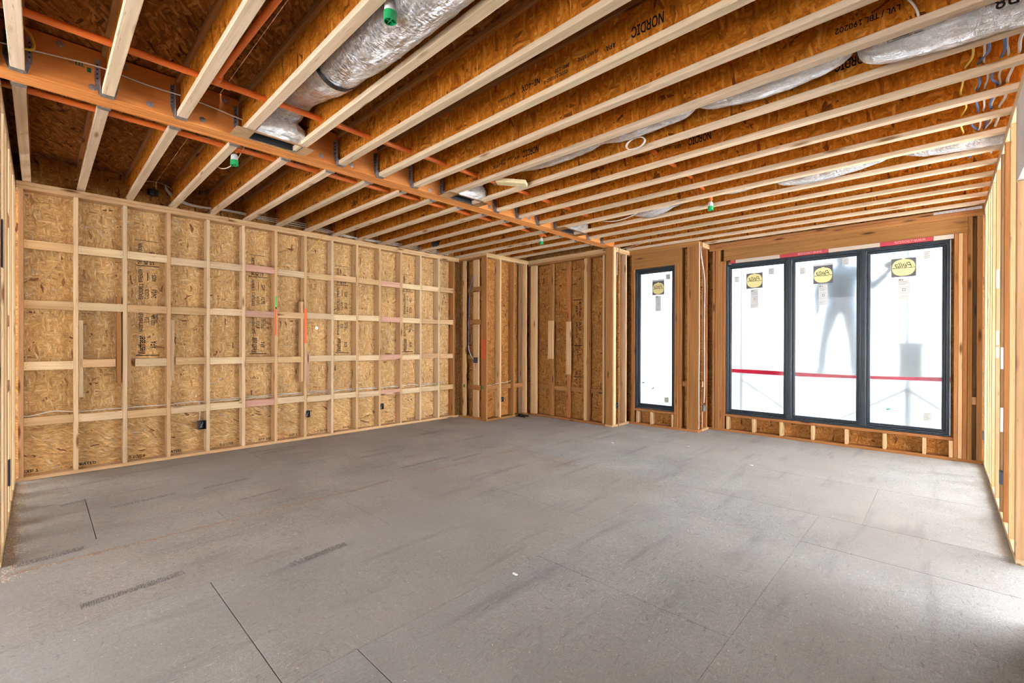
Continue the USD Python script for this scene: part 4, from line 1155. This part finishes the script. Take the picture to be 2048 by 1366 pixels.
def ebox(loc, face, mat, lb, w_=.058, h_=.095, dp=.06, cat='outlet box', wires=True):
    """face: unit vector the open side looks to."""
    b = xf('electrical_box', label=lb, cat=cat, group='electrical boxes on the stud walls')
    t = .004
    ms = [cbox(-w_ / 2, w_ / 2, -dp, -dp + t, -h_ / 2, h_ / 2, .0008), cbox(-w_ / 2, -w_ / 2 + t, -dp, 0, -h_ / 2, h_ / 2, .0008), cbox(w_ / 2 - t, w_ / 2, -dp, 0, -h_ / 2, h_ / 2, .0008), cbox(-w_ / 2, w_ / 2, -dp, 0, -h_ / 2, -h_ / 2 + t, .0008), cbox(-w_ / 2, w_ / 2, -dp, 0, h_ / 2 - t, h_ / 2, .0008)]
    a = math.atan2(face[1], face[0]) - math.pi / 2
    M = trimesh.transformations.translation_matrix(loc) @ trimesh.transformations.rotation_matrix(a, [0, 0, 1])
    m = cat_(*ms)
    m.apply_transform(M)
    obj(b, 'shell', m, mat)
    if not wires:
        cv = cbox(-w_ / 2 - .002, w_ / 2 + .002, .0005, .004, -h_ / 2 - .002, h_ / 2 + .002, .001)
        cv.apply_transform(M)
        obj(b, 'cover', cv, mat)
    if wires:
        wv = tube([(-.012, -.05, .03), (-.015, -.03, .02), (.005, -.012, -.005), (.014, -.02, -.03), (-.008, -.014, -.02)], .004, 6, sub=4)
        wv.apply_transform(M)
        obj(b, 'wire_ends', wv, plain('bare_wire', (.45, .42, .40), .4), smooth=True)


ebox((XL + .006, 1.425, .377), (1, 0), BLACK, 'black outlet box on the left wall, nearest the camera of the low three', w_=.08, h_=.105)
ebox((XL + .006, 2.747, .370), (1, 0), BLACK, 'black outlet box on the left wall, middle of the low three')
ebox((XL + .006, 3.968, .362), (1, 0), BLACK, 'black outlet box on the left wall, farthest of the low three')
ebox((-6.36, YBW + .03, 1.108), (0, -1), BOXBLUE, 'dark box with a blue cable on the far back wall', w_=.10, h_=.10, wires=False)
ebox((XRW + .006, 6.035, .368), (1, 0), BLACK, 'black outlet box low on the return wall of the far recess')
ebox((XP + .006, 6.868, .363), (1, 0), BOXBLUE, 'dark outlet box low beside the built-up white-edged post')
ebox((XQ + .012, 7.50, .375), (1, 0), BOXGREY, 'grey outlet box on the pier between the windows', w_=.10, h_=.105, wires=False)
ebox((XR - .006, 7.62, .36), (-1, 0), BOXGREY, 'dark outlet box in the corner right of the wide window', w_=.06, h_=.10, wires=False)
ebox((XR - .003, 5.445, .335), (-1, 0), BOXBLUE, 'dark outlet box low on the right stud wall', w_=.058, h_=.105, wires=False)
ebox((-5.30, YN + .006, .40), (0, 1), BOXBLUE, 'dark blue outlet box on the near wall at the left picture edge', w_=.058, h_=.20, wires=False)
ebox((-4.33, YN + .004, 2.05), (0, 1), BOXBLUE, 'dark blue box high on the near wall at the left picture edge', w_=.058, h_=.30, wires=False)
j1 = xf('junction_box', label='black junction box hanging over the left wall plate between two joists', cat='junction box')
obj(j1, 'box', lathe([(0, 0), (.05, 0), (.054, .012), (.054, .07), (0, .07)], (-6.76, .925, 3.16), 8), BLACK)
obj(j1, 'bracket', cbox(-6.92, -6.70, .91, .94, 3.23, 3.245, .002), BLACK)
j2 = xf('junction_box', label='black round junction box between the joists above the far left corner', cat='junction box')
obj(j2, 'box', lathe([(0, 0), (.06, 0), (.065, .012), (.065, .075), (0, .075)], (-6.40, 4.76, 3.10), 10), BLACK)
obj(j2, 'bracket', cbox(-6.52, -6.28, 4.75, 4.78, 3.175, 3.187, .002), BLACK)

# ------------------------------------------------------------------ cables


def cable(pts, r, mat, lb, sub=6, cat='cable', name='cable', n=8):
    return obj('/World', name, tube(pts, r, n, sub=sub), mat, smooth=True, label=lb, cat=cat, group='cables in the open framing')


pts = [(XL - .06, -.15, .675)]
for b in range(14):
    pts += [(XL - .055, sy[b], .665), (XL - .05 + rng.uniform(-.01, .01), sy[b] + .2, .665 + rng.uniform(-.004, .028))]
cable(pts, .0058, WHITEC, 'white cable running along the lowest row of blocking on the left wall', sub=4)
pts = [(XL - .075, 1.5, .69)]
for b in range(4, 14):
    pts += [(XL - .075, sy[b], .69), (XL - .08, sy[b] + .2, .675 + rng.uniform(-.005, .02))]
cable(pts, .005, WHITEC, 'second white cable above the lowest blocking, starting at the first black outlet box', sub=4)
cable([(XL - .05, 1.40, .67), (XL - .02, 1.405, .60), (XL - .04, 1.40, .43)], .005, WHITEC, 'short white cable dropping to the nearest black outlet box on the left wall')
for o, lab in ((0, 'lower white cable of the bundle along the joist ends over the left wall'), (.028, 'middle white cable of the bundle along the joist ends over the left wall'), (.055, 'upper white cable of the bundle along the joist ends over the left wall')):
    pts = [(-6.86 + o * .3, y, z + o * (.6 + .4 * math.sin(3 * y))) for y, z in ((1.05, 3.30), (1.23, 3.16), (1.47, 3.15), (1.69, 3.165), (1.93, 3.155), (2.116, 3.14), (2.378, 3.135), (2.8, 3.13), (3.43, 3.11), (4.2, 3.115), (4.99, 3.105), (5.4, 3.11))]
    cable(pts, .0055, WHITEC, lab)
cable([(-6.85, .86, 3.33), (-6.84, 1.02, 3.345), (-6.85, 1.12, 3.30), (-6.855, 1.2, 3.18)], .004, WHITEC, 'thin pale cable looping from the hanging black junction box')
cable([(XL - .10, 2.99, 3.12), (XL - .03, 2.973, 3.08), (XL + .006, 2.95, 3.03), (XL - .02, 2.905, 2.965), (XL - .05, 2.82, 2.85), (XL - .08, 2.735, 2.74)], .005, YELLOWC, 'yellow cable slanting down from the top plate of the left wall')
cable([(XL - D + .006, 2.72, 1.72), (XL - .09, 2.80, 1.665), (XL - D + .004, 2.935, 1.652), (XL - D - .06, 2.94, 1.65)], .0055, YELLOWC, 'short yellow cable going out through the daylight hole in the left wall')
cable([(-4.06, -.25, 3.20), (-4.06, -.052, 3.218), (-4.06, .111, 3.238), (-4.06, .289, 3.253), (-4.06, .5, 3.238), (-4.06, .73, 3.24), (-4.06, .9, 3.23), (-4.06, 1.138, 3.205)], .005, WHITEC, 'pale cable strung along the right face of the beam')
cable([(-3.99, -.09, 3.33), (-3.99, -.045, 3.285), (-3.995, -.025, 3.235), (-4.0, -.03, 3.20), (-4.0, -.06, 3.188), (-4.0, -.12, 3.21)], .008, YELLOWC, 'yellow cable loop at the top left by the beam')
cable([(-4.42, 1.26, 3.21), (-4.60, 1.24, 3.10), (-4.80, 1.22, 3.06), (-4.95, 1.2, 3.075), (-5.10, 1.18, 3.14)], .004, WHITEC, 'pale looping wire between joists beside the left sprinkler head')
cable([(-6.34, YBW + .10, 3.0), (-6.42, YBW + .06, 2.75), (-6.50, YBW + .03, 2.45), (-6.525, YBW + .02, 2.1), (-6.53, YBW + .018, 1.7), (-6.53, YBW + .018, 1.35), (-6.47, YBW + .01, 1.22), (-6.39, YBW + .0, 1.14)], .006, BLUEC, 'blue cable hanging down the far back wall to a dark box')
cable([(-6.53, YBW + .012, 1.38), (-6.50, YBW + .006, 1.27), (-6.41, YBW - .004, 1.16), (-6.37, YBW - .004, 1.13)], .0045, WHITEC, 'white cable end beside the blue cable at the dark box')
cable([(XRW - .04, 5.67, .66), (XRW - .04, 5.8, .655), (XRW - .03, 5.95, .675), (XRW - .04, 6.1, .68), (XRW - .04, 6.3, .70)], .005, WHITEC, 'white cable across the studs of the return wall in the far recess')
# wires down the pier
cable([(XQ + .008, YS + .02, 3.05), (XQ + .009, YS + .018, 2.4), (XQ + .010, YS + .02, 1.6), (XQ + .008, YS + .017, .9), (XQ + .009, YS + .02, .06)], .006, plain('cream_cable', (.80, .72, .58), .45), 'cream cable straight down the corner edge of the pier between the windows')
for o, lab in ((0, 'left white wire of the pair falling down the pier to the grey box'), (.03, 'right white wire of the pair falling down the pier to the grey box')):
    cable([(XQ + .012, YS + .06, 3.0), (XQ + .012, YS + .12 + o, 2.72), (XQ + .012, YS + .205 + o, 2.50), (XQ + .012, YS + .215 + o * 1.3, 2.2), (XQ + .012, YS + .205 + o, 1.7), (XQ + .012, YS + .215 + o * 1.2, 1.1), (XQ + .012, YS + .22 + o, .72), (XQ + .014, YS + .20 + o * .6, .46)], .0045, WHITEC, lab)
cable([(XP + .008, YRC + .10, 2.98), (XP + .008, YRC + .085, 2.85), (XP + .008, YRC + .082, 2.6)], .005, WHITEC, 'short white cable end at the top of the built-up post')
# top right
cable([(-.42, 2.86, 3.33), (-.30, 2.95, 3.30), (-.18, 3.06, 3.24), (-.11, 3.13, 3.16), (-.10, 3.148, 3.12)], .006, WHITEC, 'white cable end drooping before a printed joist at the top right')
for i, (x, m, r, nm) in enumerate(((.10, YELLOWC, .006, 'yellow cable'), (.165, BLUEC, .007, 'dark blue cable'), (.182, WHITEC, .006, 'white cable beside the dark blue one'), (.232, BLUEC, .007, 'blue cable'), (.25, WHITEC, .006, 'white cable beside the blue one'), (.30, WHITEC, .008, 'thick white cable'))):
    pts = []
    for k in range(7, 15):
        a = rng.uniform(-.02, .02)
        pts += [(x + .02 * math.sin(k + i), JY(k), 3.138), (x + a, JY(k) + .2, 3.138 - rng.uniform(.005, .03))]
    cable(pts, r, m, nm + ' hung through the joists beside the right wall', sub=5)
coil = []
for a in np.linspace(0, 6 * math.pi, 70):
    coil.append((-1.86 + (.085 + .004 * math.sin(a * .7)) * math.cos(a), 3.42 + .004 * a / 6, 3.07 + .045 * math.sin(a) + .02))
cable(coil, .004, WHITEC, 'coil of white cable hanging beside the middle foil duct', sub=1)
cable([(-3.4, 5.30, 3.12), (-3.25, 5.27, 3.06), (-3.05, 5.27, 3.05), (-2.85, 5.30, 3.10)], .006, WHITEC, 'white cable loop hanging at the farthest foil duct')
cable([(XP - .02, YRC + .3, 3.085), (-3.85, YRC + .2, 3.075), (-3.6, YRC + .05, 3.06), (-3.4, YRC - .05, 3.068)], .004, WHITEC, 'thin white cable over the plate beside the beam end')

# ------------------------------------------------------------------ small things on the floor
pw = xf('power_cord_heap', label='dark cord heap and plug lying on the floor in the far recess corner', cat='cord')
r_ = random.Random(5)
obj(pw, 'cord', tube([(-5.93 + .16 * math.cos(a * 1.7) * r_.uniform(.5, 1), 6.50 + .12 * math.sin(a) * r_.uniform(.5, 1), .012 + .004 * r_.random()) for a in np.linspace(0, 13, 26)], .009, 8, sub=4), BLACK, smooth=True)
obj(pw, 'plug', cbox(-5.98, -5.90, 6.42, 6.48, .006, .065, .01), BLACK)


def shard(r_, s):
    p = np.array([[r_.uniform(-1, 1) * s, r_.uniform(-.35, .35) * s, r_.uniform(0, .35) * s] for _ in range(6)])
    return p


def chips(n, place, smin, smax, seed):
    r_ = random.Random(seed)
    V, F_ = [], []
    for _ in range(n):
        s = r_.uniform(smin, smax)
        x, y, z = place(r_)
        a = r_.uniform(0, 6.28)
        c, sn = math.cos(a), math.sin(a)
        w_ = s * r_.uniform(.15, .5)
        h = s * r_.uniform(.08, .3)
        base = len(V)
        q = [(-s, -w_, 0), (s, -w_ * .6, 0), (s * .8, w_, h * .3), (-s * .7, w_, 0), (0, 0, h)]
        for (i, j, k) in q:
            V.append((x + c * i - sn * j, y + sn * i + c * j, z + k))
        F_ += [[base, base + 1, base + 4], [base + 1, base + 2, base + 4], [base + 2, base + 3, base + 4], [base + 3, base, base + 4]]
    return (np.array(V), np.array(F_))


def along_left(r_):
    return (XL - .12 + .115 * r_.random(), r_.uniform(-.1, 5.4), T + .0005)


obj('/World', 'wood_chips', chips(2600, along_left, .002, .009, 1), CHIP, label='pale wood chips lying along the bottom plate of the left wall', cat='wood chips', kind='stuff')


def near_edge(r_):
    t = r_.random()
    x = -6.7 + 2.7 * t
    return (x, YN + abs(r_.gauss(0, .05)) + .004, .0006)


obj('/World', 'sawdust', chips(2600, near_edge, .0015, .007, 2), CHIP, label='pale sawdust swept against the foot of the near wall at the left picture edge', cat='sawdust', kind='stuff')


def anywhere(r_):
    return (r_.uniform(-6.6, .2), r_.uniform(-.05, 7.0) ** 1.0, .0006)


def loose(r_):
    return (r_.uniform(-4.1, -.2), r_.uniform(.15, 3.2), .0006)


obj('/World', 'floor_debris', cat_(*[trimesh.Trimesh(*chips(2200, anywhere, .0015, .007, 3), process=False), trimesh.Trimesh(*chips(3200, loose, .001, .0045, 9), process=False)]), CHIP, label='small wood splinters and crumbs scattered over the bare subfloor', cat='debris', kind='stuff')
for i, (x, y, s, lb) in enumerate(((-1.9, 2.02, .018, 'white chip on the floor near the middle foreground'), (-2.55, 6.2, .016, 'white scrap on the far floor before the narrow window'), (-3.42, 5.66, .02, 'white scrap on the floor before the built-up post'), (-1.62, 5.75, .018, 'white scrap on the floor before the wide window'))):
    obj('/World', 'paper_scrap', cat_(cbox(x - s, x + s, y - s * .4, y + s * .4, .001, .006 + s * .2, .002)), CHIPW, label=lb, cat='scrap')

# faded, trodden mill stamps on the panels
SMEAR = plain('faded_floor_stamp', (.225, .222, .218), .85, noise=(45, .3))
for (x0, y0, x1, y1, wd) in ((-5.18, .42, -5.24, .89, .06), (-5.22, 1.10, -5.27, 1.5, .055), (-4.1, 2.05, -4.15, 2.5, .05), (-4.26, -.13, -4.30, .21, .07), (-4.6, 1.25, -4.66, 1.62, .04), (-5.22, 2.75, -5.24, 3.1, .05), (-5.55, .12, -5.6, .3, .06), (-4.46, 2.85, -4.5, 3.5, .05), (-4.3, 3.45, -4.33, 3.95, .045), (-6.3, 1.95, -6.34, 2.4, .05), (-3.35, .15, -3.40, .62, .06), (-3.02, 1.1, -3.06, 1.5, .06), (-5.9, 4.1, -5.93, 4.6, .05), (-5.1, 4.3, -5.12, 4.7, .045)):
    r_ = random.Random(int(-x0 * 1000 + y0 * 77))
    V, F_ = [], []
    n_ = 46
    for lane in range(3):
        for i in range(n_):
            if r_.random() < .14:
                continue
            t0 = i / n_
            t1 = (i + r_.uniform(.4, 1.0)) / n_
            o = (lane - 1) * wd * .36
            hw = wd * r_.uniform(.12, .24)
            b_ = len(V)
            for t_, sgn in ((t0, -1), (t1, -1), (t1, 1), (t0, 1)):
                V.append((x0 + (x1 - x0) * t_ + o + sgn * hw, y0 + (y1 - y0) * t_, .0007))
            F_ += [[b_, b_ + 1, b_ + 2], [b_, b_ + 2, b_ + 3]]
    V = np.array(V)
    F_ = np.array(F_)[:, ::-1]
    obj(floor, 'faded_stamp', (V, F_), SMEAR)

# dried glue ridge along the seam under the beam
r_ = random.Random(12)
pts, F_ = [], []
n_ = 240
for i in range(n_):
    y = -.15 + 4.6 * i / (n_ - 1)
    c = -4.128 + .006 * math.sin(i * .7) + r_.uniform(-.004, .004)
    hw = r_.uniform(.005, .030)
    pts += [(c - hw, y, .0008), (c + r_.uniform(-.004, .004), y, .002 + r_.uniform(0, .004)), (c + hw, y, .0008)]
for i in range(n_ - 1):
    a = 3 * i
    F_ += [[a, a + 1, a + 4], [a, a + 4, a + 3], [a + 1, a + 2, a + 5], [a + 1, a + 5, a + 4]]
obj(floor, 'glue_ridge', (np.array(pts), np.array(F_)), plain('dried_glue', (.36, .275, .20), .8, noise=(120, .35)))
